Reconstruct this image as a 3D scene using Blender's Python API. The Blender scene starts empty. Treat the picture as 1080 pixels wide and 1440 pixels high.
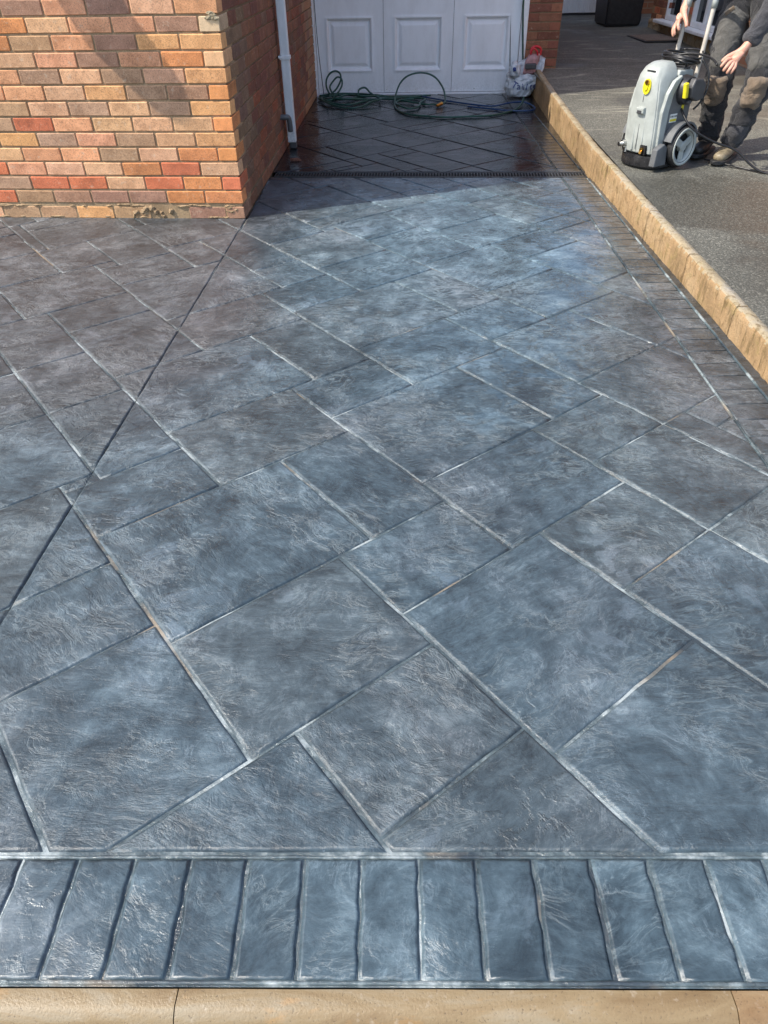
import bpy, bmesh, math, random
from mathutils import Vector, Matrix, noise
R=math.radians
rnd=random.Random(7)
SC=bpy.context.scene; COL=SC.collection
# ---------------------------------------------------------------- camera, sky, sun, exposure
cam=bpy.data.cameras.new('camera'); CAM=bpy.data.objects.new('camera',cam); COL.objects.link(CAM)
SC.camera=CAM
cam.sensor_fit='HORIZONTAL'; cam.sensor_width=36; cam.lens=33.0; cam.clip_end=2000; cam.clip_start=.02
PIT,YAW,ROL=R(39.1763),R(-1.1036),R(-1.0835)
fw=Vector((math.sin(YAW)*math.cos(PIT),math.cos(YAW)*math.cos(PIT),-math.sin(PIT)))
r0=Vector((math.cos(YAW),-math.sin(YAW),0)); u0=r0.cross(fw)
rr=r0*math.cos(ROL)+u0*math.sin(ROL); uu=-r0*math.sin(ROL)+u0*math.cos(ROL)
M=Matrix((rr,uu,-fw)).transposed().to_4x4(); M.translation=Vector((0,0,1.26)); CAM.matrix_world=M
W=bpy.data.worlds.new('World'); SC.world=W; W.use_nodes=True
nt=W.node_tree; bg=nt.nodes['Background']
sky=nt.nodes.new('ShaderNodeTexSky'); sky.sky_type='NISHITA'; sky.sun_disc=False
SEL=R(48); SAZ=math.atan2(-.925,-.38)
sky.sun_elevation=SEL; sky.sun_rotation=SAZ; sky.air_density=1.0; sky.dust_density=1.7; sky.ozone_density=1.0
nt.links.new(sky.outputs[0],bg.inputs[0]); bg.inputs[1].default_value=.15
sl=bpy.data.lights.new('sun','SUN'); sl.energy=3.1; sl.angle=R(.5); sl.color=(1,.93,.82)
so=bpy.data.objects.new('sun',sl); COL.objects.link(so)
sd=Vector((math.sin(SAZ)*math.cos(SEL),math.cos(SAZ)*math.cos(SEL),math.sin(SEL)))
so.rotation_euler=sd.to_track_quat('Z','Y').to_euler(); so.location=sd*30
SC.view_settings.view_transform='Standard'; SC.view_settings.look='None'
SC.view_settings.exposure=1.0; SC.view_settings.gamma=1; SC.view_settings.use_curve_mapping=False

# ---------------------------------------------------------------- node helper
class NB:
    def __init__(s,name):
        s.m=bpy.data.materials.new(name); s.m.use_nodes=True; s.t=s.m.node_tree
        s.b=s.t.nodes['Principled BSDF']; s._p=None
    def n(s,typ,ins=None,**kw):
        nd=s.t.nodes.new('ShaderNode'+typ)
        for k,v in kw.items(): setattr(nd,k,v)
        for k,v in (ins or {}).items(): s.put(nd.inputs[k],v)
        return nd
    def put(s,sock,v):
        if isinstance(v,bpy.types.NodeSocket): s.t.links.new(v,sock)
        elif isinstance(v,bpy.types.Node): s.t.links.new(v.outputs[0],sock)
        else:
            if isinstance(v,(tuple,list)) and len(v)==3 and len(sock.default_value)==4: v=(*v,1)
            sock.default_value=v
    def noise(s,vec,scale,detail=4,rough=.55,dist=0,typ='FBM'):
        nd=s.t.nodes.new('ShaderNodeTexNoise'); nd.noise_type=typ; nd.normalize=True if typ=='FBM' else nd.normalize
        s.put(nd.inputs['Scale'],scale); s.put(nd.inputs['Detail'],detail); s.put(nd.inputs['Roughness'],rough); s.put(nd.inputs['Distortion'],dist)
        if vec is not None: s.put(nd.inputs['Vector'],vec)
        return nd.outputs[0]
    def ramp(s,f,stops,interp='LINEAR'):
        nd=s.t.nodes.new('ShaderNodeValToRGB'); cr=nd.color_ramp; cr.interpolation=interp
        while len(cr.elements)<len(stops): cr.elements.new(.5)
        for e,(p,c) in zip(cr.elements,stops):
            e.position=p; e.color=(*c,1) if isinstance(c,(tuple,list)) else (c,c,c,1)
        s.put(nd.inputs[0],f); return nd.outputs[0]
    def math(s,op,a,b=0,c=0,clamp=False):
        nd=s.t.nodes.new('ShaderNodeMath'); nd.operation=op; nd.use_clamp=clamp
        s.put(nd.inputs[0],a); s.put(nd.inputs[1],b); s.put(nd.inputs[2],c); return nd.outputs[0]
    def vm(s,op,a,b=None,scale=None):
        nd=s.t.nodes.new('ShaderNodeVectorMath'); nd.operation=op; s.put(nd.inputs[0],a)
        if b is not None: s.put(nd.inputs[1],b)
        if scale is not None: s.put(nd.inputs['Scale'],scale)
        return nd.outputs[0]
    def mix(s,f,a,b,typ='MIX'):
        nd=s.t.nodes.new('ShaderNodeMix'); nd.data_type='RGBA'; nd.blend_type=typ
        s.put(nd.inputs['Factor'],f); s.put(nd.inputs['A'] if False else nd.inputs[6],a); s.put(nd.inputs[7],b); return nd.outputs[2]
    def pos(s): return s.n('NewGeometry').outputs['Position']
    def obj(s): return s.n('TexCoord').outputs['Object']
    def oi(s,k): return s.n('ObjectInfo').outputs[k]
    def bump(s,h,dist=.002,strength=1,normal=None):
        nd=s.n('Bump',{'Height':h,'Distance':dist,'Strength':strength})
        if normal is not None: s.put(nd.inputs['Normal'],normal)
        return nd.outputs[0]
    def out(s,col=None,rough=None,nrm=None,**kw):
        if col is not None: s.put(s.b.inputs['Base Color'],col)
        if rough is not None: s.put(s.b.inputs['Roughness'],rough)
        if nrm is not None: s.put(s.b.inputs['Normal'],nrm)
        for k,v in kw.items(): s.put(s.b.inputs[k.replace('_',' ')],v)
        return s.m
def simple(name,col,rough=.5,var=.25,scale=25,bump=0,bscale=200,metal=0,**kw):
    m=NB(name); o=m.obj(); f=m.noise(o,scale,5,.6)
    d=tuple(c*(1-var) for c in col); l=tuple(min(1,c*(1+var)) for c in col)
    c=m.ramp(f,[(.3,d),(.7,l)])
    ro=m.math('ADD',m.math('MULTIPLY',f,.25),rough-.12)
    n=m.bump(m.noise(o,bscale,3),bump,1) if bump else None
    return m.out(c,ro,n,Metallic=metal,**kw)
MT={}
# stamped concrete slab
def paving_mat(name,joint=False,smooth=1.0):
    m=NB(name); P=m.pos()
    rn=m.oi('Random')
    vr=m.n('VectorRotate',{'Vector':P,'Angle':m.math('MULTIPLY',m.math('SUBTRACT',rn,.5),1.5)},rotation_type='Z_AXIS').outputs[0]
    off=m.n('CombineXYZ',{'X':m.math('MULTIPLY',rn,37.0),'Y':m.math('MULTIPLY',rn,91.0)}).outputs[0]
    v=m.vm('ADD',vr,off)
    warp=m.vm('SCALE',m.vm('SUBTRACT',m.n('TexNoise',{'Vector':v,'Scale':4.0,'Detail':3.0}).outputs['Color'],(.5,.5,.5)),scale=.07)
    vw=m.vm('ADD',v,warp)
    cloud=m.noise(m.vm('ADD',P,warp),3.4,9,.68,.3)
    big=m.noise(P,.9,3,.5)
    vs=m.vm('MULTIPLY',vw,(3.4,14.0,1.0))
    streak=m.noise(vs,2.2,10,.74,.35)
    cleft=m.noise(vw,5.5,7,.62,.5)
    terr=m.ramp(cleft,[(.34,0),(.375,.30),(.44,.34),(.475,.62),(.54,.68),(.58,1.0)])
    fine=m.noise(v,95,3,.6)
    mid=m.noise(vw,22,5,.6,.6)
    wall=m.noise(P,7,5,.65,1.2)
    vn=m.math('ABSOLUTE',m.math('SUBTRACT',m.noise(m.vm('MULTIPLY',vw,(1.0,1.9,1.0)),10,6,.66,1.3),.5))
    vein=m.ramp(vn,[(.0,1),(.022,.45),(.07,0)])
    vpatch=m.ramp(m.noise(vw,3.6,5,.6,.6),[(.47,0),(.60,1)])
    vein=m.math('MULTIPLY',vein,vpatch)
    worn=m.ramp(m.math('ADD',m.math('MULTIPLY',m.n('SeparateXYZ',{'Vector':P}).outputs[1],.3),m.math('MULTIPLY',m.math('SUBTRACT',big,.5),.8)),[(.25,.22),(.62,1)])
    vein=m.math('MULTIPLY',vein,m.math('ADD',m.math('MULTIPLY',worn,.6),.4))
    crisp=m.noise(m.vm('MULTIPLY',vw,(1.0,3.2,1.0)),34,6,.7,.9)
    # colour: charcoal release over blue grey, pale residue on the high ridges
    blot=m.noise(vw,9,9,.74,.7)
    t=m.math('ADD',m.math('ADD',m.math('MULTIPLY',cloud,.40),m.math('MULTIPLY',streak,.20)),m.math('MULTIPLY',blot,.40))
    col=m.ramp(t,[(.37,(.015,.021,.025)),(.45,(.034,.049,.058)),(.52,(.058,.083,.098)),(.585,(.105,.144,.165)),(.65,(.25,.315,.345))])
    edge=m.math('MULTIPLY',m.ramp(m.noise(vw,9,6,.7,1.4),[(.47,0),(.495,1),(.52,0)]),m.ramp(cloud,[(.50,0),(.62,.35)]))
    col=m.mix(edge,col,(.26,.32,.36))
    col=m.mix(m.math('MULTIPLY',worn,m.ramp(crisp,[(.36,.5),(.47,0)])),col,(.022,.030,.036))
    col=m.mix(m.math('MULTIPLY',worn,m.ramp(crisp,[(.54,0),(.66,.32)])),col,(.18,.24,.27))
    col=m.mix(m.math('MULTIPLY',vein,.42),col,(.26,.335,.37))
    flake=m.math('MULTIPLY',m.ramp(m.noise(vw,6.5,7,.62,1.1),[(.55,0),(.60,1)]),m.ramp(m.noise(P,2.3,3),[(.48,0),(.62,.28)]))
    col=m.mix(flake,col,(.19,.25,.30))
    tint=m.oi('Color')
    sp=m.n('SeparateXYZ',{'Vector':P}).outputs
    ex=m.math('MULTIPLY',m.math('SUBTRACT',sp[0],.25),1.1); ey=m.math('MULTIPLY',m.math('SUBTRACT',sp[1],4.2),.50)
    pale_zone=m.math('SUBTRACT',1.15,m.math('SQRT',m.math('ADD',m.math('MULTIPLY',ex,ex),m.math('MULTIPLY',ey,ey))))
    pale_zone=m.ramp(m.math('ADD',pale_zone,m.math('MULTIPLY',m.math('SUBTRACT',cloud,.5),1.2)),[(.1,0),(.8,.55)])
    col=m.mix(pale_zone,col,m.mix(1.0,col,(1.75,1.9,1.98),'MULTIPLY'))  # paler, slightly bluer oval in the middle of the drive
    sq=m.n('SeparateXYZ',{'Vector':P}).outputs
    nb2=m.math('MULTIPLY',m.math('SUBTRACT',m.math('ADD',m.math('MULTIPLY',big,.6),m.math('MULTIPLY',blot,.4)),.5),1.6)
    lm=m.math('MULTIPLY',m.ramp(m.math('ADD',m.math('SUBTRACT',-.45,sq[0]),nb2),[(0,0),(.35,1)]),m.ramp(m.math('MULTIPLY',m.math('ADD',sq[1],nb2),.25),[(.42,0),(.60,1)]))
    rm=m.math('MULTIPLY',m.ramp(m.math('ADD',m.math('SUBTRACT',sq[0],.72),nb2),[(0,0),(.4,1)]),m.ramp(m.math('MULTIPLY',m.math('ADD',sq[1],nb2),.25),[(.30,0),(.46,1)]))
    bz=m.math('MAXIMUM',m.math('MAXIMUM',m.math('MULTIPLY',lm,.6),m.math('MULTIPLY',rm,.5)),m.ramp(m.math('ADD',m.math('MULTIPLY',big,.7),m.math('MULTIPLY',cloud,.3)),[(.50,0),(.68,.55)]))  # brown at both sides paints brick reflections; the rest is random blotches
    col=m.mix(bz,col,m.mix(1.0,col,(1.18,.83,.74),'MULTIPLY'))
    col=m.mix(1.0,col,tint,'MULTIPLY')
    if joint:
        jn=m.noise(P,3.3,6,.7)
        col=m.ramp(jn,[(.40,(.035,.048,.058)),(.51,(.08,.11,.122)),(.60,(.34,.39,.40))])  # pale peaks: release residue and sun glints painted into the joints
        sand=m.ramp(m.noise(P,2.3,4,.6),[(.56,0),(.64,.75)])
        col=m.mix(sand,col,(.30,.24,.17))
    # wetness : the rinsed area runs from the garage down the middle of the drive
    sx=m.n('SeparateXYZ',{'Vector':P}).outputs
    dx=m.math('MULTIPLY',m.math('SUBTRACT',sx[0],.62),.95)
    dy=m.math('MULTIPLY',m.math('SUBTRACT',sx[1],4.6),.40)
    d=m.math('SQRT',m.math('ADD',m.math('MULTIPLY',dx,dx),m.math('MULTIPLY',dy,dy)))
    wn=m.math('ADD',m.math('SUBTRACT',1.30,d),m.math('MULTIPLY',m.math('SUBTRACT',wall,.5),1.5))
    wet=m.ramp(m.math('ADD',wn,m.math('MULTIPLY',m.math('SUBTRACT',blot,.5),.8)),[(.34,0),(.44,1)])
    alley_wet_shade=m.ramp(m.math('DIVIDE',sx[1],10),[(.505,0),(.53,1)])
    wet=m.math('MAXIMUM',wet,m.math('MULTIPLY',alley_wet_shade,m.ramp(wall,[(.2,.5),(.45,1)])))
    damp=m.ramp(m.math('SUBTRACT',sx[0],m.math('MULTIPLY',wall,.5)),[(-.0,0),(.05,1)]) if False else m.ramp(m.math('ADD',m.math('ADD',sx[0],1.1),m.math('MULTIPLY',wall,.6)),[(.35,0),(.85,1)])
    rough=m.math('ADD',m.math('MULTIPLY',m.math('SUBTRACT',1,wet),m.math('SUBTRACT',.30,m.math('MULTIPLY',damp,.16))),m.math('MULTIPLY',m.math('MULTIPLY',mid,.10),m.math('SUBTRACT',1.1,wet)))
    rough=m.math('ADD',rough,m.math('MULTIPLY',m.math('SUBTRACT',1,wet),m.math('MULTIPLY',cloud,.12)))
    if joint: rough=m.math('MULTIPLY',rough,.55)
    h=m.math('ADD',m.math('MULTIPLY',terr,m.ramp(m.noise(P,1.7,2),[(.42,.15),(.58,1.1)])),m.math('MULTIPLY',streak,.8))
    h=m.math('ADD',h,m.math('MULTIPLY',blot,.7)); h=m.math('ADD',h,m.math('MULTIPLY',mid,.3))
    h=m.math('ADD',h,m.math('MULTIPLY',flake,.5)); h=m.math('ADD',h,m.math('MULTIPLY',vein,-.45)); h=m.math('ADD',h,m.math('MULTIPLY',m.math('MULTIPLY',crisp,worn),.2)); h=m.math('MULTIPLY',h,m.math('ADD',m.math('MULTIPLY',worn,.35),.65))
    dry=m.bump(h,.0055,m.math('MULTIPLY',m.math('SUBTRACT',1.0,m.math('MULTIPLY',wet,.90)),smooth))
    nr=m.bump(m.noise(P,48,3,.6,.5),.0007,m.math('MULTIPLY',m.math('SUBTRACT',1.0,m.math('MULTIPLY',wet,.95)),smooth),dry)
    rip=m.math('ADD',m.noise(m.vm('MULTIPLY',P,(1,1.6,1)),9,4,.55,1.0),m.math('MULTIPLY',m.noise(P,36,3,.55,1.2),m.ramp(m.noise(P,3.1,3),[(.42,.10),(.55,1.7)])))
    nr=m.bump(rip,.0018,wet,nr)
    dark=m.mix(m.math('MULTIPLY',m.math('MULTIPLY',alley_wet_shade,m.ramp(wall,[(.2,.85),(.5,1)])),.93),col,(.006,.008,.011))  # near black behind the drain: wet concrete plus house shade put into the colour
    dark=m.mix(m.math('MULTIPLY',wet,.12),dark,(.02,.03,.035))
    return m.out(dark,rough,nr,IOR=1.5,Specular_IOR_Level=m.math('SUBTRACT',.6,m.math('ADD',m.math('MULTIPLY',wet,.10),m.math('MULTIPLY',alley_wet_shade,.22))))
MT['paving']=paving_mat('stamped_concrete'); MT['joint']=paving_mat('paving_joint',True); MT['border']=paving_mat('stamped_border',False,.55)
def brick_mat():
    m=NB('clay_brick'); o=m.vm('ADD',m.obj(),m.oi('Location'))
    ob=m.obj(); c=m.oi('Color')
    f=m.noise(o,11,5,.65,.4); g=m.noise(o,160,3,.7); s=m.noise(o,34,4,.6)
    col=m.mix(m.ramp(f,[(.35,0),(.65,.85)]),c,m.mix(1.0,c,(.60,.56,.52),'MULTIPLY'))
    col=m.mix(m.ramp(g,[(.35,.55),(.5,0)]),col,(.08,.06,.045))
    col=m.mix(m.ramp(g,[(.60,0),(.72,.45)]),col,(.62,.5,.36))
    col=m.mix(m.ramp(s,[(.60,0),(.75,.5)]),col,(.52,.43,.32))
    q=m.n('SeparateXYZ',{'Vector':ob}).outputs
    ex=m.math('DIVIDE',m.math('ABSOLUTE',q[0]),.1075); ez=m.math('DIVIDE',m.math('ABSOLUTE',q[2]),.0325)
    ed=m.math('ADD',m.math('MAXIMUM',m.math('POWER',ex,5.0),m.math('POWER',ez,1.6)),m.math('MULTIPLY',m.math('SUBTRACT',s,.5),1.2))
    col=m.mix(m.ramp(ed,[(.70,0),(1.0,.5)]),col,m.mix(1.0,c,(1.3,1.32,1.3),'MULTIPLY'))
    sm=m.math('ADD',m.math('MAXIMUM',m.math('POWER',ex,14.0),m.math('POWER',ez,5.0)),m.math('MULTIPLY',m.math('SUBTRACT',m.noise(o,26,5,.7,.8),.5),2.2))
    col=m.mix(m.ramp(sm,[(1.05,0),(1.25,.9)]),col,m.mix(.55,m.mix(1.0,c,(.9,1.0,1.0),'MULTIPLY'),(.34,.23,.13)))
    h=m.math('ADD',m.math('MULTIPLY',g,.6),m.math('MULTIPLY',s,1.0))
    return m.out(col,.85,m.bump(h,.0016,.9))
MT['brick']=brick_mat()
def mortar_mat(nm='mortar',k=1.0):
    m=NB(nm); P=m.pos(); f=m.noise(P,6,5,.7); g=m.noise(P,230,3,.7)
    col=m.ramp(f,[(.3,(.26,.17,.09)),(.7,(.48,.34,.20))]); col=m.mix(m.ramp(g,[(.4,.6),(.55,0)]),col,(.12,.09,.06)); col=m.mix(1.0,col,(k,k,k),'MULTIPLY')
    return m.out(col,.95,m.bump(m.math('ADD',g,m.noise(P,40,3)),.002,1))
MT['mortar']=mortar_mat(); MT['mortar_dark']=mortar_mat('shaded_mortar',.6)  # second one is a darker copy with side wall and pier shade put in
def kerb_mat(name,a,b,c):
    m=NB(name); P=m.pos(); f=m.noise(P,4,6,.65,.4); g=m.noise(P,190,4,.75); s=m.noise(m.vm('MULTIPLY',P,(1,1,.25)),30,5,.7,.5)
    col=m.ramp(f,[(.28,a),(.5,b),(.72,c)])
    col=m.mix(m.ramp(g,[(.33,.7),(.46,0)]),col,tuple(x*.35 for x in a))
    col=m.mix(m.ramp(s,[(.36,.75),(.47,0)]),col,(.13,.085,.03))
    col=m.mix(m.ramp(m.noise(P,11,5,.7,.8),[(.55,0),(.7,.55)]),col,(.24,.19,.06))
    col=m.mix(m.ramp(g,[(.60,0),(.75,.5)]),col,(.62,.52,.38))
    return m.out(col,.85,m.bump(m.math('ADD',m.math('ADD',g,m.math('MULTIPLY',s,2.0)),m.math('MULTIPLY',m.noise(P,70,4,.7),1.5)),.0035,1))
MT['kerb']=kerb_mat('sandstone_coloured_concrete',(.235,.155,.075),(.37,.24,.12),(.44,.31,.175))
MT['kerb_pale']=kerb_mat('buff_concrete',(.25,.20,.13),(.38,.31,.20),(.36,.33,.28))
def front_kerb():
    m=NB('wet_buff_concrete'); P=m.pos(); f=m.noise(m.vm('MULTIPLY',P,(.5,2.5,1)),7,7,.68,.6); q=m.noise(m.vm('MULTIPLY',P,(.6,2,1)),14,5,.65,.3); g=m.noise(P,240,3,.7)
    col=m.ramp(f,[(.3,(.155,.105,.05)),(.5,(.215,.165,.09)),(.7,(.245,.22,.16))])
    col=m.mix(m.ramp(q,[(.58,0),(.7,.45)]),col,(.36,.20,.06))
    col=m.mix(m.ramp(g,[(.30,.8),(.40,0)]),col,(.07,.05,.03)); col=m.mix(m.ramp(m.noise(P,55,3,.6),[(.62,0),(.72,.5)]),col,(.33,.29,.22))
    return m.out(m.mix(1.0,col,m.oi('Color'),'MULTIPLY'),m.ramp(f,[(.3,.28),(.7,.6)]),m.bump(m.math('ADD',g,m.math('MULTIPLY',m.noise(P,60,4,.7),.8)),.0008,.9))
MT['front_kerb']=front_kerb()
def tarmac():
    m=NB('tarmac'); P=m.pos(); f=m.noise(P,.55,5,.6,.5)
    vo=m.n('TexVoronoi',{'Vector':P,'Scale':150.0}).outputs; g=m.noise(P,110,3,.75)
    col=m.ramp(m.n('SeparateColor',{'Color':vo['Color']}).outputs[0],[(0,(.05,.051,.043)),(.7,(.12,.12,.10)),(1,(.34,.33,.28))])
    col=m.mix(.45,col,m.ramp(g,[(.3,(.05,.05,.043)),(.7,(.19,.188,.158))]))
    s=m.n('SeparateXYZ',{'Vector':P}).outputs
    # silt washed into thin streaks across the drive
    st=m.noise(m.vm('MULTIPLY',P,(.6,2.6,1)),2.3,7,.68,1.1)
    silt=m.math('MULTIPLY',m.ramp(st,[(.55,0),(.66,.8)]),m.ramp(m.math('DIVIDE',s[1],20),[(.26,0),(.29,1)]))
    col=m.mix(m.math('MULTIPLY',silt,.7),col,(.42,.40,.32))
    dirt=m.ramp(f,[(.35,.75),(.65,1.15)])
    col=m.mix(1.0,col,dirt,'MULTIPLY')
    wet=m.ramp(m.noise(P,.8,4,.55,.6),[(.5,0),(.62,1)])
    col=m.mix(m.math('MULTIPLY',wet,.4),col,(.015,.014,.012))
    ro=m.math('SUBTRACT',.85,m.math('MULTIPLY',wet,.45))
    h=m.math('ADD',m.math('MULTIPLY',vo['Distance'],-1.0),g)
    return m.out(col,ro,m.bump(h,.003,m.math('SUBTRACT',1,m.math('MULTIPLY',wet,.5))))
MT['tarmac']=tarmac()
def dirty_white(name,col=(.74,.76,.78),rough=.35,dirt=.35):
    m=NB(name); P=m.pos(); s=m.n('SeparateXYZ',{'Vector':P}).outputs
    f=m.noise(m.vm('MULTIPLY',P,(1,1,.35)),9,6,.7,.3); g=m.noise(P,60,4,.7)
    low=m.ramp(s[2],[(.0,1),(.16,.12),(.5,.0)])
    k=m.math('MULTIPLY',m.ramp(f,[(.42,0),(.75,1)]),dirt); k=m.math('ADD',k,m.math('MULTIPLY',m.math('MULTIPLY',low,min(1,dirt*2)),m.ramp(g,[(.42,0),(.62,.8)])),0,True)
    c=m.mix(k,col,(.28,.27,.24)); return m.out(c,m.math('ADD',rough,m.math('MULTIPLY',f,.2)),m.bump(g,.0004,.6))
MT['upvc']=dirty_white('white_upvc'); MT['door']=dirty_white('white_door_paint',(.84,.865,.89),.32,.16); MT['pipe']=dirty_white('white_pipe',(.80,.82,.84),.35,.35)
MT['white']=simple('white_frame',(.82,.83,.84),.4,.06)
MT['black']=simple('black_plastic',(.022,.022,.024),.4,.4,30,.0004)
MT['black_wet']=simple('wet_black_plastic',(.02,.02,.022),.25,.4,30)
MT['iron']=simple('drain_grating',(.035,.036,.038),.45,.4,60,.0006)
MT['void']=simple('dark_gap',(.006,.006,.007),.9,.3)
MT['rubber']=simple('rubber',(.02,.02,.021),.6,.4,60,.0003)
MT['greylight']=simple('pale_grey_plastic',(.34,.365,.345),.45,.16,14,.0003)
MT['greymid']=simple('mid_grey_plastic',(.11,.115,.12),.42,.18,14,.0003)
MT['greydark']=simple('dark_grey_plastic',(.055,.056,.06),.45,.25,20,.0003)
MT['yellow']=simple('yellow_plastic',(.68,.58,.02),.4,.12)
MT['brass']=simple('brass',(.62,.36,.10),.3,.25,40,0,200,1.0)
MT['steel']=simple('steel',(.55,.55,.53),.3,.25,40,0,200,1.0)
MT['alu']=simple('worn_handle_tube',(.50,.46,.40),.45,.2,12,.0003)
MT['hose']=simple('green_hose',(.018,.075,.055),.35,.25,60)
MT['hose_blue']=simple('blue_hose',(.01,.045,.13),.35,.25,60)
MT['cable']=simple('black_cable',(.014,.014,.015),.35,.3,60)
MT['glass']=simple('window_glass',(.015,.02,.025),.05,.2,4)
MT['curtain']=simple('net_curtain',(.25,.28,.36),.8,.3,8)
MT['redp']=simple('red_plastic',(.55,.02,.03),.35,.15)
MT['skin']=None
def fabric(name,col,fl=.5,sc=14):
    m=NB(name); o=m.obj(); f=m.noise(o,sc,6,.7,.3); g=m.noise(o,300,2,.6); w=m.noise(o,9,4,.6,1.2)
    c=m.ramp(f,[(.25,tuple(x*(1-fl) for x in col)),(.5,col),(.75,tuple(x*(1+fl*1.4) for x in col))])
    return m.out(c,.9,m.bump(m.math('ADD',m.math('MULTIPLY',w,6.0),g),.006,.9),Sheen_Weight=.15)
MT['trouser']=fabric('black_work_cloth',(.013,.013,.016)); MT['trouser_grey']=fabric('washed_grey_cloth',(.075,.073,.068),.6,7)
MT['kneepad']=fabric('tan_kneepad_cloth',(.17,.125,.085),.35); MT['fleece']=fabric('charcoal_fleece',(.042,.042,.048),.3)
MT['bootm']=simple('scuffed_boot',(.21,.17,.11),.5,.5,25,.001,60); MT['boot_black']=simple('black_boot',(.02,.019,.018),.5,.4,25,.001,60)
def skin():
    m=NB('skin'); o=m.obj(); f=m.noise(o,30,5,.6); g=m.noise(o,220,3)
    return m.out(m.ramp(f,[(.3,(.50,.25,.17)),(.7,(.62,.34,.25))]),.5,m.bump(g,.0006,.6),Subsurface_Weight=.08)
MT['skin']=skin()
MT['hair']=simple('brown_hair',(.05,.03,.02),.6,.4,60,.001,300)
MT['bagw']=None
def bag_mat():
    m=NB('crumpled_white_plastic'); o=m.obj(); f=m.noise(o,14,5,.6,.8)
    c=m.ramp(f,[(.3,(.42,.47,.52)),(.6,(.66,.70,.73))])
    return m.out(c,.3,m.bump(m.noise(o,22,5,.6,1.4),.018,1),Transmission_Weight=.0)
MT['bagw']=bag_mat()
MT['bagblue']=simple('blue_print',(.02,.05,.22),.4,.3); MT['pack']=simple('pink_pack',(.42,.22,.22),.4,.4,30)
MT['mat']=fabric('brown_doormat',(.12,.075,.045),.3,30)
MT['render']=simple('roof_felt',(.07,.07,.07),.9,.3,8)
MT['tiles']=simple('roof_tile',(.16,.09,.065),.85,.3,6)
MT['soil']=simple('road_surface',(.07,.068,.062),.9,.35,3,.002,120)
MT['paper']=simple('label_white',(.7,.7,.66),.4,.05); MT['ink']=simple('label_black',(.02,.02,.02),.4,.05)

# ---------------------------------------------------------------- mesh helpers
def tag(o,label=None,cat=None,group=None,kind=None):
    if label: o['label']=label
    if cat: o['category']=cat
    if group: o['group']=group
    if kind: o['kind']=kind
    return o
def empty(name,loc=(0,0,0),rz=0,**k):
    o=bpy.data.objects.new(name,None); o.location=loc; o.rotation_euler=(0,0,rz); o.empty_display_size=.1; COL.objects.link(o); tag(o,**k); return o
def link(name,me,m,parent=None,smooth=False,**k):
    if m is not None and not me.materials:
        for x in (m if isinstance(m,list) else [m]): me.materials.append(MT[x])
    if smooth:
        for p in me.polygons: p.use_smooth=True
    o=bpy.data.objects.new(name,me); COL.objects.link(o)
    if parent: o.parent=parent
    tag(o,**k); return o
def fromb(name,bm,m,parent=None,smooth=False,**k):
    me=bpy.data.meshes.new(name); bm.normal_update(); bm.to_mesh(me); bm.free(); return link(name,me,m,parent,smooth,**k)
def pyd(name,v,f,m,parent=None,smooth=False,**k):
    me=bpy.data.meshes.new(name); me.from_pydata([tuple(x) for x in v],[],f); me.update(); return link(name,me,m,parent,smooth,**k)
def abox(bm,c,s,rot=None,bev=0,seg=1):
    r=bmesh.ops.create_cube(bm,size=1); vs=r['verts']
    bmesh.ops.scale(bm,vec=s,verts=vs)
    if bev:
        es=list({e for v in vs for e in v.link_edges})
        q=bmesh.ops.bevel(bm,geom=es,offset=bev,segments=seg,affect='EDGES',profile=.5); vs=list({v for f in q['faces'] for v in f.verts}|{v for v in vs if v.is_valid})
    if rot is not None: bmesh.ops.transform(bm,matrix=rot.to_4x4() if len(rot)==3 else rot,verts=vs)
    bmesh.ops.translate(bm,vec=c,verts=vs); return vs
def box(name,c,s,m,parent=None,bev=0,seg=1,rot=None,**k):
    bm=bmesh.new(); abox(bm,c,s,rot,bev,seg); return fromb(name,bm,m,parent,**k)
def prism(bm,poly,z0,z1):
    a=[bm.verts.new((x,y,z0)) for x,y in poly]; b=[bm.verts.new((x,y,z1)) for x,y in poly]; n=len(poly)
    bm.faces.new(list(reversed(a))); bm.faces.new(b)
    for i in range(n): bm.faces.new((a[i],a[(i+1)%n],b[(i+1)%n],b[i]))
def extr(name,prof,axis,w0,w1,m,parent=None,bev=0,seg=2,smooth=False,**k):
    # profile in the two other axes, extruded along axis
    bm=bmesh.new(); n=len(prof)
    def P(a,b,w): return (w,a,b) if axis=='x' else ((a,w,b) if axis=='y' else (a,b,w))
    A=[bm.verts.new(P(a,b,w0)) for a,b in prof]; B=[bm.verts.new(P(a,b,w1)) for a,b in prof]
    bm.faces.new(A); bm.faces.new(list(reversed(B)))
    for i in range(n): bm.faces.new((A[(i+1)%n],A[i],B[i],B[(i+1)%n]))
    bmesh.ops.recalc_face_normals(bm,faces=bm.faces)
    if bev: bmesh.ops.bevel(bm,geom=list(bm.edges),offset=bev,segments=seg,affect='EDGES',profile=.5,clamp_overlap=True)
    return fromb(name,bm,m,parent,smooth,**k)
def spline(pts,sub=6,closed=False):
    P=[Vector(p) for p in pts]; out=[]; n=len(P)
    rng=range(n) if closed else range(n-1)
    for i in rng:
        if closed: a,b,c,d=P[(i-1)%n],P[i],P[(i+1)%n],P[(i+2)%n]
        else: a,b,c,d=P[max(i-1,0)],P[i],P[i+1],P[min(i+2,n-1)]
        for j in range(sub):
            t=j/sub; out.append(.5*((2*b)+(c-a)*t+(2*a-5*b+4*c-d)*t*t+(-a+3*b-3*c+d)*t**3))
    if not closed: out.append(P[-1])
    return out
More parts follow.
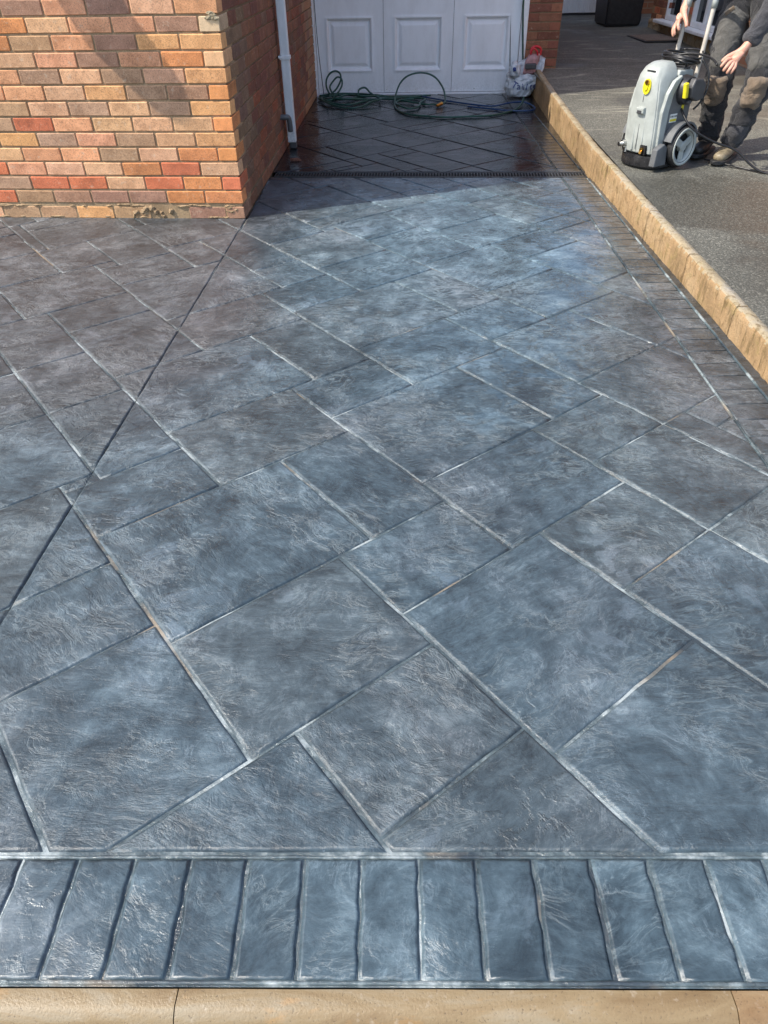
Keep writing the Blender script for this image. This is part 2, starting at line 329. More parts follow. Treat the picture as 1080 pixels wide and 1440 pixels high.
def atube(bm,pts,r,seg=8,closed=False,caps=True):
    n=len(pts); rings=[]; up=None
    for i,p in enumerate(pts):
        a=pts[i-1] if (i>0 or closed) else p; b=pts[(i+1)%n] if (i<n-1 or closed) else p
        t=(b-a)
        if t.length<1e-9: t=Vector((0,0,1))
        t.normalize()
        if up is None: up=Vector((0,0,1)) if abs(t.z)<.9 else Vector((1,0,0))
        s=t.cross(up)
        if s.length<1e-5: s=t.orthogonal()
        s.normalize(); up=s.cross(t).normalized()
        rad=r(i/(max(1,n-1))) if callable(r) else r
        rings.append([bm.verts.new(p+(s*math.cos(2*math.pi*k/seg)+up*math.sin(2*math.pi*k/seg))*rad) for k in range(seg)])
    for i in range(n if closed else n-1):
        A=rings[i];B=rings[(i+1)%n]
        for k in range(seg):
            bm.faces.new((A[k],A[(k+1)%seg],B[(k+1)%seg],B[k]))
    if not closed and caps:
        bm.faces.new(list(reversed(rings[0]))); bm.faces.new(rings[-1])
def tube(name,pts,r,m,parent=None,sub=6,seg=8,closed=False,**k):
    bm=bmesh.new(); P=spline(pts,sub,closed) if sub>1 else [Vector(p) for p in pts]
    atube(bm,P,r,seg,closed); return fromb(name,bm,m,parent,True,**k)
def acyl(bm,c,axis,r0,r1,h,seg=20):
    ax=Vector(axis).normalized(); q=Vector((0,0,1)).rotation_difference(ax).to_matrix().to_4x4()
    res=bmesh.ops.create_cone(bm,cap_ends=True,segments=seg,radius1=r0,radius2=r1,depth=h)
    bmesh.ops.transform(bm,matrix=Matrix.Translation(c)@q,verts=res['verts']); return res['verts']
def lathe(bm,prof,axis_m,seg=24):
    # prof: (radius, height) list around local z, transformed by axis_m
    rings=[[bm.verts.new(axis_m@Vector((r*math.cos(2*math.pi*k/seg),r*math.sin(2*math.pi*k/seg),h))) for k in range(seg)] for r,h in prof]
    for A,B in zip(rings[:-1],rings[1:]):
        for k in range(seg): bm.faces.new((A[k],A[(k+1)%seg],B[(k+1)%seg],B[k]))
def flatshade_auto(o,ang=35):
    me=o.data
    for p in me.polygons: p.use_smooth=True
    bm=bmesh.new(); bm.from_mesh(me)
    for e in bm.edges:
        if len(e.link_faces)==2 and e.calc_face_angle(0)>R(ang): e.smooth=False
    bm.to_mesh(me); bm.free(); return o

# ---------------------------------------------------------------- setting: ground sheets
def ngz(y): return min(.42,.105+.019*(y-2.65))
bm=bmesh.new()
g=[bm.verts.new(p) for p in ((-400,-400,-.16),(400,-400,-.16),(400,400,-.16),(-400,400,-.16))]; bm.faces.new(g)
fromb('ground',bm,'soil',kind='structure')
# tarmac of the neighbouring drive (a gently rising sheet with slight unevenness)
xs=[1.40+.35*i for i in range(0,34)]; ys=[-2+.5*i for i in range(0,44)]
V=[(x,y,ngz(y)+.006*noise.noise(Vector((x*.9,y*.9,0)))) for y in ys for x in xs]; n=len(xs)
Fc=[(j*n+i,j*n+i+1,(j+1)*n+i+1,(j+1)*n+i) for j in range(len(ys)-1) for i in range(n-1)]
pyd('tarmac_drive',V,Fc,'tarmac',smooth=True,kind='structure')

# lines of the place
def wall_y(x): return 4.278-.0618*(x+.862)         # front brick face
def side_x(y): return -.862+.0212*(y-4.278)         # side brick face
def cut_x(y): return -.857+.0297*(y-4.24)           # saw cut
def drain_y(x): return 5.262-.0538*(x+.803)         # drain centre line
def kx(y):
    # left face x
    T=[(-1,1.343),(2.6,1.343),(3.8,1.330),(5.2,1.322),(7.0,1.372),(8.5,1.445)]
    for (a,b),(c,d) in zip(T[:-1],T[1:]):
        if a<=y<=c: return b+(d-b)*(y-a)/(c-a)
    return T[-1][1]
# ---------------------------------------------------------------- the patterned concrete
drive=empty('driveway',(0,0,0),kind='structure')
def clip(poly,a,b,c):   # keep a*x+b*y<=c
    out=[]; n=len(poly)
    for i in range(n):
        p=poly[i];q=poly[(i+1)%n]; dp=a*p[0]+b*p[1]-c; dq=a*q[0]+b*q[1]-c
        if dp<=0: out.append(p)
        if (dp<0<dq) or (dq<0<dp):
            t=dp/(dp-dq); out.append((p[0]+(q[0]-p[0])*t,p[1]+(q[1]-p[1])*t))
    return out
def clean(poly):
    out=[]
    for p in poly:
        if not out or math.hypot(p[0]-out[-1][0],p[1]-out[-1][1])>.004: out.append(p)
    if len(out)>1 and math.hypot(out[0][0]-out[-1][0],out[0][1]-out[-1][1])<=.004: out.pop()
    return out
def area(p): return .5*sum(p[i][0]*p[(i+1)%len(p)][1]-p[(i+1)%len(p)][0]*p[i][1] for i in range(len(p)))
def inset(poly,d):
    n=len(poly); out=[]
    if not isinstance(d,(list,tuple)): d=[d]*n
    for i in range(n):
        a=Vector(poly[i-1]);b=Vector(poly[i]);c=Vector(poly[(i+1)%n])
        u=(b-a).normalized();v=(c-b).normalized()
        nu=Vector((-u.y,u.x));nv=Vector((-v.y,v.x)); cr=u.x*v.y-u.y*v.x; d1=d[i-1]; d2=d[i]
        if abs(cr)<.12: out.append(b+nu*max(d1,d2)); continue
        # intersection of the two shifted edges
        p=b+nu*d1; q=b+nv*d2; t=((q-p).x*v.y-(q-p).y*v.x)/cr; r=p+u*t
        if (r-b).length>.05: r=b+(nu+nv)*(max(d1,d2)*.6)
        out.append(r)
    return out
def slab(name,poly,g=.005,depth=.009,wav=.0014,tint=(1,1,1),step=.05,soft=.0085,tilt=.0016):
    poly=clean(poly)
    if len(poly)<3 or area(poly)<.0016: return
    # minimum thickness check
    if len(poly)<3: return
    rings=[(g,-depth),(g+.003,-depth*.45),(g+soft*.5,-depth*.12),(g+soft,0.)]
    per=math.sqrt(abs(area(poly))); eg=[]
    for i in range(len(poly)):
        a=poly[i];b=poly[(i+1)%len(poly)]; an=math.degrees(math.atan2(b[1]-a[1],b[0]-a[0]))%180
        mx,my=(a[0]+b[0])/2,(a[1]+b[1])/2
        if abs(an-38.2)<6: eg.append(-.0019+.0008*noise.noise(Vector((mx*2,my*2,0))))
        elif abs(an-128.2)<6: eg.append(-.0006+.0012*noise.noise(Vector((mx*2,my*2,9))))
        elif name=='paving_slab' and 80<an<100: eg.append(-.0026)
        else: eg.append(0)
    if per<.09: rings=[(g*.8,-depth),(g+.002,-depth*.4),(g+.005,0.)]
    c=Vector((sum(p[0] for p in poly)/len(poly),sum(p[1] for p in poly)/len(poly)))
    tx=rnd.uniform(-1,1)*tilt;ty=rnd.uniform(-1,1)*tilt; V=[];cnt=[]
    n=len(poly)
    for i in range(n):
        L=math.hypot(poly[(i+1)%n][0]-poly[i][0],poly[(i+1)%n][1]-poly[i][1]); cnt.append(max(1,int(L/step)))
    for k,(d,z) in enumerate(rings):
        ip=inset(poly,[d+x for x in eg])
        for i in range(n):
            a=ip[i];b=ip[(i+1)%n]
            u=(b-a).normalized() if (b-a).length>1e-6 else Vector((1,0)); nn=Vector((-u.y,u.x))
            for j in range(cnt[i]):
                t=j/cnt[i]; p=a.lerp(b,t)
                w=noise.noise(Vector((poly[i][0]*3+t*cnt[i]*.9,poly[i][1]*5,i*7.3)))*wav*2.2
                if j==0: w=0
                p=p+nn*w
                V.append((p.x-c.x,p.y-c.y,z+tx*(p.x-c.x)*4+ty*(p.y-c.y)*4+(0 if k<3 else .0)))
    m=sum(cnt); F=[]
    for k in range(len(rings)-1):
        for i in range(m): F.append((k*m+i,k*m+(i+1)%m,(k+1)*m+(i+1)%m,(k+1)*m+i))
    F.append(tuple((len(rings)-1)*m+i for i in range(m)))
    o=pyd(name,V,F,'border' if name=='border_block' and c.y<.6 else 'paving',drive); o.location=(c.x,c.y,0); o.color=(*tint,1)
    for p in o.data.polygons[:-1]: p.use_smooth=True
    return o
RECTS=[(-0.13, 0.355, 0.05, 0.785),(-0.13, 0.25, 0.785, 1.24),(0.25, 0.73, 0.785, 1.165),(0.25, 0.84, 1.165, 1.64),(0.25, 0.63, 1.64, 1.9),(0.355, 0.73, 0.05, 0.5),(0.355, 0.73, 0.5, 0.785),(0.355, 0.63, 1.9, 2.39),(0.53, 1.0, 3.265, 3.715),(0.63, 1.105, 1.64, 2.01),(0.63, 1.21, 2.01, 2.49),(0.63, 1.0, 2.49, 3.0),(0.63, 1.0, 3.0, 3.265),(0.73, 1.21, 0.42, 0.9),(0.73, 1.105, 0.9, 1.165),(0.84, 1.105, 1.165, 1.64),(0.9, 1.39, 4.11, 4.49),(1.0, 1.47, 2.49, 2.85),(1.0, 1.58, 2.85, 3.36),(1.0, 1.39, 3.36, 3.635),(1.105, 1.58, 0.9, 1.27),(1.105, 1.68, 1.27, 1.75),(1.105, 1.47, 1.75, 2.01),(1.105, 1.39, 3.635, 4.11),(1.21, 1.58, 0.62, 0.9),(1.21, 1.47, 2.01, 2.49),(1.47, 1.94, 1.75, 2.11),(1.47, 2.03, 2.11, 2.575),(1.47, 1.84, 2.575, 2.85),(1.58, 1.94, 1.02, 1.27),(1.68, 1.94, 1.27, 1.75),(1.84, 2.28, 2.575, 2.94),(1.84, 2.28, 2.94, 3.4),(1.94, 2.41, 1.02, 1.38),(1.94, 2.41, 1.38, 1.83),(2.03, 2.28, 2.11, 2.575),(2.28, 2.73, 2.2, 2.65),(2.64, 3.14, 3.0, 3.46),(2.73, 2.98, 3.46, 3.715),(2.73, 2.98, 3.715, 4.17),(2.98, 3.35, 4.17, 4.42),(3.14, 3.43, 2.74, 3.265),(3.14, 3.43, 3.265, 3.6),(3.35, 3.8, 4.65, 5.1),(3.43, 3.8, 3.6, 3.91),(3.73, 4.21, 5.1, 5.52),(3.8, 4.21, 3.91, 4.36),(4.21, 4.71, 4.74, 5.1),(4.21, 4.71, 5.1, 5.25),(0.25, 0.84, 4.65, 5.25),(1.0, 1.58, 4.65, 5.25),(2.64, 3.21, 4.65, 5.25),(3.14, 3.73, 2.01, 2.575),(4.21, 4.71, 3.12, 3.715),(2.03, 2.64, 4.17, 4.65),(1.58, 2.06, 0.05, 0.62),(1.47, 2.03, 4.17, 4.65),(5.555, 5.978, 4.65, 5.25),(5.133, 5.555, 4.65, 5.25),(3.73, 4.21, 3.08, 3.6),(0.25, 0.84, 5.52, 5.94),(3.14, 3.73, 5.52, 5.94),(3.21, 3.8, 5.94, 6.36),(-0.539, -0.13, 4.65, 5.25),(4.71, 5.133, 3.91, 4.49),(-0.947, -0.539, 4.65, 5.25),(3.73, 4.31, 5.52, 5.94),(-1.356, -0.947, 3.12, 3.715),(-0.539, -0.13, 3.12, 3.715),(-2.174, -1.765, 3.12, 3.715),(-1.765, -1.356, 3.12, 3.715),(-0.947, -0.539, 3.12, 3.715),(-2.583, -2.174, 1.9, 2.49),(-1.356, -0.947, 1.9, 2.49),(-0.539, -0.13, 1.9, 2.49),(-2.174, -1.765, 1.9, 2.49),(-1.765, -1.356, 1.9, 2.49),(-0.947, -0.539, 1.9, 2.49),(-1.356, -0.947, 3.91, 4.49),(-0.539, -0.13, 3.91, 4.49),(-0.947, -0.539, 3.91, 4.49),(-0.13, 0.355, 2.78, 3.265),(0.25, 0.84, 3.715, 4.11),(-0.13, 0.25, 4.65, 5.25),(4.21, 4.71, 3.91, 4.36),(0.25, 0.84, 4.11, 4.49),(-0.539, -0.13, 0.62, 1.165),(-0.13, 0.25, 3.91, 4.49),(3.21, 3.73, 5.1, 5.52),(-0.13, 0.355, 1.94, 2.39),(-0.13, 0.355, 3.265, 3.715),(4.71, 5.133, 4.74, 5.25),(3.8, 4.31, 6.36, 6.78),(3.8, 4.31, 5.94, 6.36),(-1.356, -0.947, 1.38, 1.9),(-1.765, -1.356, 1.38, 1.9),(1.21, 1.58, 0.05, 0.62),(1.39, 1.84, 3.715, 4.17),(4.21, 4.71, 4.36, 4.74),(-0.13, 0.355, 2.39, 2.78),(3.8, 4.21, 4.65, 5.1),(5.555, 5.978, 5.52, 5.94),(4.71, 5.133, 5.52, 5.94),(5.555, 5.978, 6.36, 6.78),(5.555, 5.978, 5.94, 6.36),(4.71, 5.133, 6.78, 7.2),(4.71, 5.133, 6.36, 6.78),(4.71, 5.133, 5.94, 6.36),(0.73, 1.21, 0.05, 0.42),(5.978, 6.4, 5.52, 5.94),(5.978, 6.4, 5.94, 6.36),(5.133, 5.555, 5.52, 5.94),(5.133, 5.555, 6.36, 6.78),(5.133, 5.555, 5.94, 6.36),(2.28, 2.64, 2.65, 3.12),(4.31, 4.71, 5.52, 5.94),(4.31, 4.71, 6.78, 7.2),(4.31, 4.71, 6.36, 6.78),(4.31, 4.71, 5.94, 6.36),(3.73, 4.21, 2.74, 3.08),(2.06, 2.64, 0.62, 0.9),(3.52, 3.8, 3.91, 4.49),(-0.13, 0.25, 5.52, 5.94),(0.25, 0.84, 5.25, 5.52),(3.43, 3.73, 3.08, 3.6),(-0.539, -0.13, 1.52, 1.9),(1.58, 1.84, 3.12, 3.715),(2.41, 2.73, 1.38, 1.83),(1.58, 1.94, 0.62, 1.02),(-0.539, -0.13, 2.78, 3.12),(0.355, 0.63, 2.78, 3.265),(3.8, 4.21, 3.6, 3.91),(3.8, 4.21, 4.36, 4.65),(-0.539, -0.13, 2.49, 2.78),(5.555, 5.978, 5.25, 5.52),(4.71, 5.133, 5.25, 5.52),(5.133, 5.555, 5.25, 5.52),(3.21, 3.43, 3.6, 4.11),(-0.539, -0.13, 5.25, 5.52),(2.41, 2.64, 0.9, 1.38),(0.355, 0.63, 2.39, 2.78),(-0.13, 0.25, 1.24, 1.52),(4.71, 5.133, 4.49, 4.74),(0.84, 1.105, 3.715, 4.11),(2.98, 3.21, 3.715, 4.17),(-0.13, 0.25, 5.25, 5.52),(3.43, 3.73, 2.74, 3.08),(4.21, 4.71, 3.715, 3.91),(0.25, 0.84, 4.49, 4.65),(3.35, 3.52, 4.11, 4.65),(0.9, 1.47, 4.49, 4.65),(2.64, 3.21, 4.49, 4.65),(-1.356, -0.947, 3.715, 3.91),(-0.539, -0.13, 3.715, 3.91),(-1.765, -1.356, 3.715, 3.91),(-0.947, -0.539, 3.715, 3.91),(0.355, 0.53, 3.265, 3.715),(2.2, 2.73, 3.46, 3.6),(-0.13, 0.25, 3.715, 3.91),(1.58, 1.84, 2.85, 3.12),(5.133, 5.555, 4.49, 4.65),(1.39, 1.58, 3.36, 3.715),(-0.539, -0.13, 4.49, 4.65),(-0.947, -0.539, 4.49, 4.65),(3.21, 3.35, 4.65, 5.1),(-0.13, 0.25, 4.49, 4.65),(3.43, 3.73, 2.575, 2.74),(1.94, 2.06, 0.62, 1.02),(3.14, 3.43, 2.575, 2.74),(3.52, 3.8, 4.49, 4.65),(2.06, 2.41, 0.9, 1.02),(2.98, 3.14, 3.46, 3.715),(3.21, 3.35, 4.42, 4.65),(1.39, 1.47, 4.17, 4.49),(3.43, 3.52, 3.91, 4.11),(2.98, 3.21, 4.42, 4.49),(1.0, 1.105, 3.635, 3.715),(3.21, 3.35, 4.11, 4.17),(3.14, 3.21, 3.6, 3.715),(2.2, 2.28, 3.4, 3.46),(0.25, 0.355, 1.9, 1.94),(-2.583, -2.174, 2.49, 3.12),(-1.356, -0.947, 2.49, 3.12),(-2.174, -1.765, 2.49, 3.12),(-1.765, -1.356, 2.49, 3.12),(-0.947, -0.539, 2.49, 3.12),(-0.13, 0.25, 1.52, 1.94),(2.73, 3.14, 1.38, 1.94),(2.73, 3.14, 1.94, 2.39),(2.73, 3.14, 2.39, 2.65),(2.2, 2.73, 3.6, 4.17),(1.84, 2.2, 3.4, 4.17),(0.84, 1.0, 4.65, 5.1),(0.84, 0.9, 4.11, 4.65),(2.28, 2.64, 3.12, 3.46),(-0.947, -0.539, 1.24, 1.9),(2.28, 2.73, 1.83, 2.2),(2.64, 2.98, 4.17, 4.49),(-0.539, -0.13, 1.165, 1.52),(-0.947, -0.539, 0.62, 1.24),(2.64, 3.14, 2.65, 3.0),(1.94, 2.28, 1.83, 2.11),(4.21, 4.71, 5.25, 5.52),(1.47, 1.68, -0.6, 0.05),(0.63, 0.9, -0.6, 0.05),(0.9, 1.105, -0.6, 0.05),(1.105, 1.47, -0.6, 0.05)]
TH=R(38.2176); ct,st=math.cos(TH),math.sin(TH)
XI=1.137; YI=.583
count=0
def cliphalf(poly,f,side,vert=True):
    # vert: line x=f(y) ; else y=f(x).  linear functions
    if vert:
        k=f(1)-f(0); c=f(0); return clip(poly,side,-side*k,side*c)
    k=f(1)-f(0); c=f(0); return clip(poly,-side*k,side,side*c)
tiles=[]
for (p0,p1,q0,q1) in RECTS:
    P=[(p*ct-q*st,p*st+q*ct) for p,q in ((p0,q0),(p1,q0),(p1,q1),(p0,q1))]
    P=clip(P,1,0,XI-.003); P=clip(P,0,-1,-(YI+.003)); P=clip(P,0,1,8.42)
    if len(P)<3: continue
    # left of the saw cut, in front of the brick wall
    L=cliphalf(P,cut_x,1); L=cliphalf(L,wall_y,1,False) if len(L)>2 else L
    if len(L)>2: L=[(x-(.0035 if abs(x-cut_x(y))<.004 else 0),y) for x,y in L]; tiles.append(([(x+(.0035 if abs(x-cut_x(y)+.0035)<.004 else 0),y) for x,y in L],'left'))
    Q=cliphalf(P,cut_x,-1) 
    if len(Q)>2:
        if max(y for x,y in Q)>4.3: Q=cliphalf(Q,lambda y:side_x(y)+.012,-1)
        for s in (1,-1):
            D=cliphalf(Q,(lambda x:drain_y(x)-.072) if s==1 else (lambda x:drain_y(x)+.072),s,False)
            if len(D)>2: tiles.append((D,'right'))
for P,side in tiles:
    c=(sum(p[0] for p in P)/len(P),sum(p[1] for p in P)/len(P))
    # some slabs took more brown release colour; right-hand warm tint paints a reflection
    h=rnd.random(); br=1.0+.12*(rnd.random()-.5)
    if side=='left' and c[1]>1.9: t=(1.0*br,1.0*br,1.0*br)
    elif c[0]>.62 and 1.2<c[1]<3.2: t=(1.03*br,1.0*br,.98*br)
    elif h<.25: t=(1.05*br,1.0*br,.98*br)
    else: t=(.97*br,1.0*br,1.03*br)
    slab('paving_slab',P,.0032 if c[1]<3 else .0030,.0065,.0013,t)
# soldier course along the front edge : blocks 100 mm wide with hand-pressed wavy joints
x=-3.4
jx=[.038+.1004*k for k in range(-34,12)]
for a,b in zip(jx[:-1],jx[1:]):
    br=1+.2*(rnd.random()-.5)
    wa=rnd.uniform(-.003,.003)
    slab('border_block',[(a+wa,.386),(b+wa*.4,.386),(min(b,XI),.580),(a,.580)],.0022,.0042,.0023,(.94*br,.99*br,1.02*br),.022,.007,.001)
# header course along the kerb on the right
y=.62
while y<8.3:
    yn=y+.1
    if not (drain_y(1.2)-.12<y<drain_y(1.2)+.04):
        br=1+.18*(rnd.random()-.5)
        slab('border_block',[(XI+.004,y),(1.296,y+.004),(1.296,yn+.004),(XI+.004,yn)],.0013,.0030,.0005,(1.0*br,1.0*br,1.0*br),.05,.0035,.0006)
    y=yn
y=.39
while y<8.3:
    yn=y+.78
    if y<drain_y(1.3)-.07<yn: yn=drain_y(1.3)-.08
    if abs(y-drain_y(1.3))<.09: y=drain_y(1.3)+.075; yn=6.1
    slab('edge_strip',[(1.306,y),(kx(y)+.004,y),(kx(yn)+.004,yn),(1.306,yn)],.0,.006,.0006,(.62,.64,.66),.06,.003,.0004)
    y=yn
# concrete base seen in the joints, and the flat bead along the kerb and front edge
base=bmesh.new()
yy=[.381,.9,1.6,2.4,3.2,4.2]
def q4(bm,a,b,c,d): bm.faces.new([bm.verts.new(p) for p in (a,b,c,d)])
ZB=-.0050
q4(base,(-3.5,.381,ZB),(cut_x(.38)-.0015,.381,ZB),(cut_x(4.28)-.0015,4.30,ZB),(-3.5,4.47,ZB))
q4(base,(cut_x(.38)+.0015,.381,ZB),(1.345,.381,ZB),(1.345,4.28,ZB),(cut_x(4.28)+.0015,4.28,ZB))
q4(base,(cut_x(4.28)+.0015,4.28,ZB),(1.345,4.28,ZB),(1.36,drain_y(1.36)-.069,ZB),(side_x(5.19),drain_y(-.84)-.069,ZB))
q4(base,(side_x(5.33),drain_y(-.84)+.069,ZB),(1.36,drain_y(1.36)+.069,ZB),(1.45,8.47,ZB),(-.78,8.47,ZB))
fromb('joint_bed',base,'joint',drive)
box('saw_cut',(0,0,0),(.012,4.1,.02),'void',drive)
sc=[o for o in drive.children if o.name.startswith('saw_cut')][0]; sc.location=((cut_x(.38)+cut_x(4.28))/2,2.33,-.022); sc.rotation_euler=(0,0,-math.atan(.0297))
bm=bmesh.new()
pts=[(1.3005,y_,.0) for y_ in [.5+.25*i for i in range(32)]]
for i,(a,b) in enumerate(((1.296,1.303),)):
    P=[Vector((1.3+.0035*noise.noise(Vector((0,k*.35,3)))+ (0 if k*.12<6 else .0),.5+k*.12,-.001)) for k in range(66) if abs(.5+k*.12-drain_y(1.3))>.09 and .5+k*.12<8.3]
    k0=[p for p in P if p.y<drain_y(1.3)]; k1=[p for p in P if p.y>drain_y(1.3)]
    atube(bm,k0,.006,6); atube(bm,k1,.006,6)
fromb('edge_bead',bm,'joint',drive,True)
# second bead between border courses and slabs (the pressed double line)
bm=bmesh.new()
P=[Vector((-3.3+k*.03,.5805+.0012*noise.noise(Vector((k*.4,0,0))),-.0035+.0006*noise.noise(Vector((k*.7,5,0))))) for k in range(150)]
P=[p for p in P if p.x<1.13]
atube(bm,P,lambda t:.0034,6)
P=[Vector((-3.3+k*.03,.3868+.0015*noise.noise(Vector((k*.5,9,0))),-.004)) for k in range(160)]
P=[p for p in P if p.x<1.33]
atube(bm,P,lambda t:.0038,6)
P=[Vector((XI+.001+.0012*noise.noise(Vector((k*.4,0,2))),.6+k*.05,-.0035)) for k in range(156)]
atube(bm,[p for p in P if p.y<drain_y(XI)-.08],.0028,6); atube(bm,[p for p in P if p.y>drain_y(XI)+.08],.0028,6)
fromb('joint_bead',bm,'joint',drive,True)

# ---------------------------------------------------------------- front kerb
fk=empty('front_kerb',(0,0,0),kind='structure')
xj=[-3.94,-3.04,-2.14,-1.24,-.342,.514,1.41]
for i,(a,b) in enumerate(zip(xj[:-1],xj[1:])):
    prof=[(.379,-.30),(.379,-.006),(.355,-.004),(.349,-.0065),(.340,-.012),(.331,-.022),(.327,-.036),(.327,-.30)]
    bm=bmesh.new(); ns=24; rows=[]
    for s in range(ns+1):
        xx=a+.0009+(b-a-.0018)*s/ns
        rows.append([bm.verts.new((xx,py+.0008*noise.noise(Vector((xx*9,j,0))),pz+.0010*noise.noise(Vector((xx*7,j*.7,4))))) for j,(py,pz) in enumerate(prof)])
    for A,B in zip(rows[:-1],rows[1:]):
        for j in range(len(prof)-1): bm.faces.new((A[j],A[j+1],B[j+1],B[j]))
    bm.faces.new(list(reversed(rows[0]))); bm.faces.new(rows[-1])
    bmesh.ops.recalc_face_normals(bm,faces=bm.faces)
    o=fromb('kerb_stone',bm,'front_kerb',fk); o.color=(1.05,1,.97,1) if i!=5 else (1.12,.98,.92,1)
    flatshade_auto(o,50)
# ---------------------------------------------------------------- right hand edging
ek=empty('edging_kerb',(1.37,4.5,0),label='sandy yellow concrete edging kerb between the patterned drive and the grey tarmac',cat='kerb')
ej=[-.30,.55,1.40,2.02,2.658,3.217,3.83,4.72,5.60,6.50,7.40,8.36]
for i,(a,b) in enumerate(zip(ej[:-1],ej[1:])):
    bm=bmesh.new(); ns=int((b-a)/.012); nz=12; rows=[]
    rough=.0075 if a>3 else .004
    wob=rnd.uniform(-.002,.002)
    for s in range(ns+1):
        y=a+.0038+(b-a-.0076)*s/ns; x0=kx(y)+wob; h=ngz(y)+.016
        col=[]
        for j in range(nz+1):
            z=-.03+(h+.03)*j/nz
            d=rough*(noise.fractal(Vector((y*34,z*9+y*9,i)),.75,2,5))+.003*noise.noise(Vector((y*55,z*30,3)))
            if j==nz: d=-.004
            col.append(bm.verts.new((x0-d,y,z-(0.004 if j==nz else 0))))
        w=.052
        for j,(dx,dz) in enumerate(((.008,.001),(.03,.001),(w-.004,0),(w,-.008),(w,-h-.05))):
            dz2=dz+.0012*noise.noise(Vector((y*30,j*3,1))); dxx=dx+.003*noise.noise(Vector((y*11,j,8)))
            col.append(bm.verts.new((x0+dxx,y,h+dz2)))
        rows.append(col)
    for A,B in zip(rows[:-1],rows[1:]):
        for j in range(len(A)-1): bm.faces.new((A[j],B[j],B[j+1],A[j+1]))
    bm.faces.new(rows[0]); bm.faces.new(list(reversed(rows[-1])))
    bmesh.ops.recalc_face_normals(bm,faces=bm.faces)
    o=fromb('edging_stone',bm,['kerb','kerb_pale'],ek); o.location=-Vector(ek.location)
    for p in o.data.polygons:
        p.use_smooth=len(p.vertices)==4
        if p.normal.z>.5: p.material_index=1
# ---------------------------------------------------------------- drain channel
dr=empty('drain_channel',(.25,drain_y(.25),0),rz=-math.atan(.0538),label='black slotted drain channel running across the drive in front of the garage',cat='drain')
dw=2.12
for s in (-1,1): box('drain_rim',(0,s*.061,-.006),(dw,.010,.016),'iron',dr)
box('channel_bed',(0,0,-.05),(dw,.11,.02),'void',dr)
bm=bmesh.new(); nb=105
for i in range(nb+1): abox(bm,(-dw/2+dw*i/nb,0,-.006),(.0085,.094,.010))
for yv in (-.051,.051): abox(bm,(0,yv,-.0055),(dw,.0095,.010))
fromb('slotted_grate',bm,'iron',dr)

# ---------------------------------------------------------------- bricks
BC0=dict(R=(.47,.155,.07),O=(.52,.24,.09),Y=(.56,.34,.14),B=(.54,.355,.205),G=(.35,.245,.155),D=(.30,.185,.125),K=(.37,.26,.14),W=(.54,.46,.29),P=(.56,.31,.17),X=(.20,.13,.10),V=(.30,.105,.065),U=(.36,.15,.08))
BC={k:(min(.8,v[0]*1.28),min(.7,v[1]*1.10),v[2]*1.06) for k,v in BC0.items()}
for k in 'VUX': BC[k]=tuple(x*.75 for x in BC0[k])  # brick colours of the shaded walls, darkened to hold that shade
def brick_mesh(l,w,h,seed):
    bm=bmesh.new(); abox(bm,(0,0,0),(l,w,h),bev=.0028)
    for v in bm.verts: v.co+=Vector([noise.noise(v.co*23+Vector((seed*3.1,i*9,0)))*.0024 for i in range(3)])
    me=bpy.data.meshes.new('brick'); bm.to_mesh(me); bm.free(); me.materials.append(MT['brick']); return me
STR=[brick_mesh(.215,.1025,.065,i) for i in range(4)]
def rcol(c,v=.12):
    k=1+rnd.uniform(-v,v); return (c[0]*k,c[1]*k*(1+rnd.uniform(-.03,.03)),c[2]*k*(1+rnd.uniform(-.08,.08)),1)
def wall_frame(parent,ox,oy,ux,uy,nx,ny):
    # returns function placing bricks with centre at (u along wall, z) ; outer face proud of the mortar
    ang=math.atan2(uy,ux)
    def put(u,z,turn=False,col='R',du=0,joined=None,proud=0.,tint=None):
        w=.215 if turn else .1025
        x=ox+ux*u-nx*(w/2-proud); y=oy+uy*u-ny*(w/2-proud)
        me=STR[rnd.randrange(4)]
        rot=ang+(math.pi/2 if turn else 0)+(math.pi if rnd.random()<.5 else 0)
        mt=Matrix.Translation((x,y,z))@Matrix.Rotation(rot,4,'Z')@Matrix.Rotation(rnd.uniform(-.006,.006),4,'Y')
        if joined is not None:
            joined.append((mt,me)); return
        o=bpy.data.objects.new('brick',me); COL.objects.link(o); o.parent=parent; o.matrix_parent_inverse=Matrix.Identity(4)
        o.matrix_basis=parent.matrix_basis.inverted()@mt if parent.matrix_basis!=Matrix.Identity(4) else mt
        o.color=tint or rcol(BC[col]); return o
    return put
def join_bricks(name,lst,parent,mat='brick_mass'):
    V=[];F=[]
    cache={}
    for mt,me in lst:
        b=len(V); V+= [mt@v.co for v in me.vertices]; F+=[tuple(i+b for i in p.vertices) for p in me.polygons]
    return pyd(name,V,F,mat,parent,kind='stuff')
def brick_mass():
    m=NB('brick_mass'); P=m.pos(); g=m.noise(P,150,3,.7); sc=m.n('TexWhiteNoise',{0:m.vm('SNAP',m.vm('ADD',P,(.03,.03,.0)),(.225,.225,.075))},noise_dimensions='3D').outputs[0]
    c=m.ramp(sc,[(0,(.25,.15,.115)),(.3,(.40,.17,.08)),(.6,(.45,.25,.13)),(1,(.32,.21,.13))],'LINEAR')
    c=m.mix(m.ramp(g,[(.35,.5),(.5,0)]),c,(.08,.06,.045)); return m.out(c,.85,m.bump(g,.0015,.8))
MT['brick_mass']=brick_mass()
def axis(u,n): return u
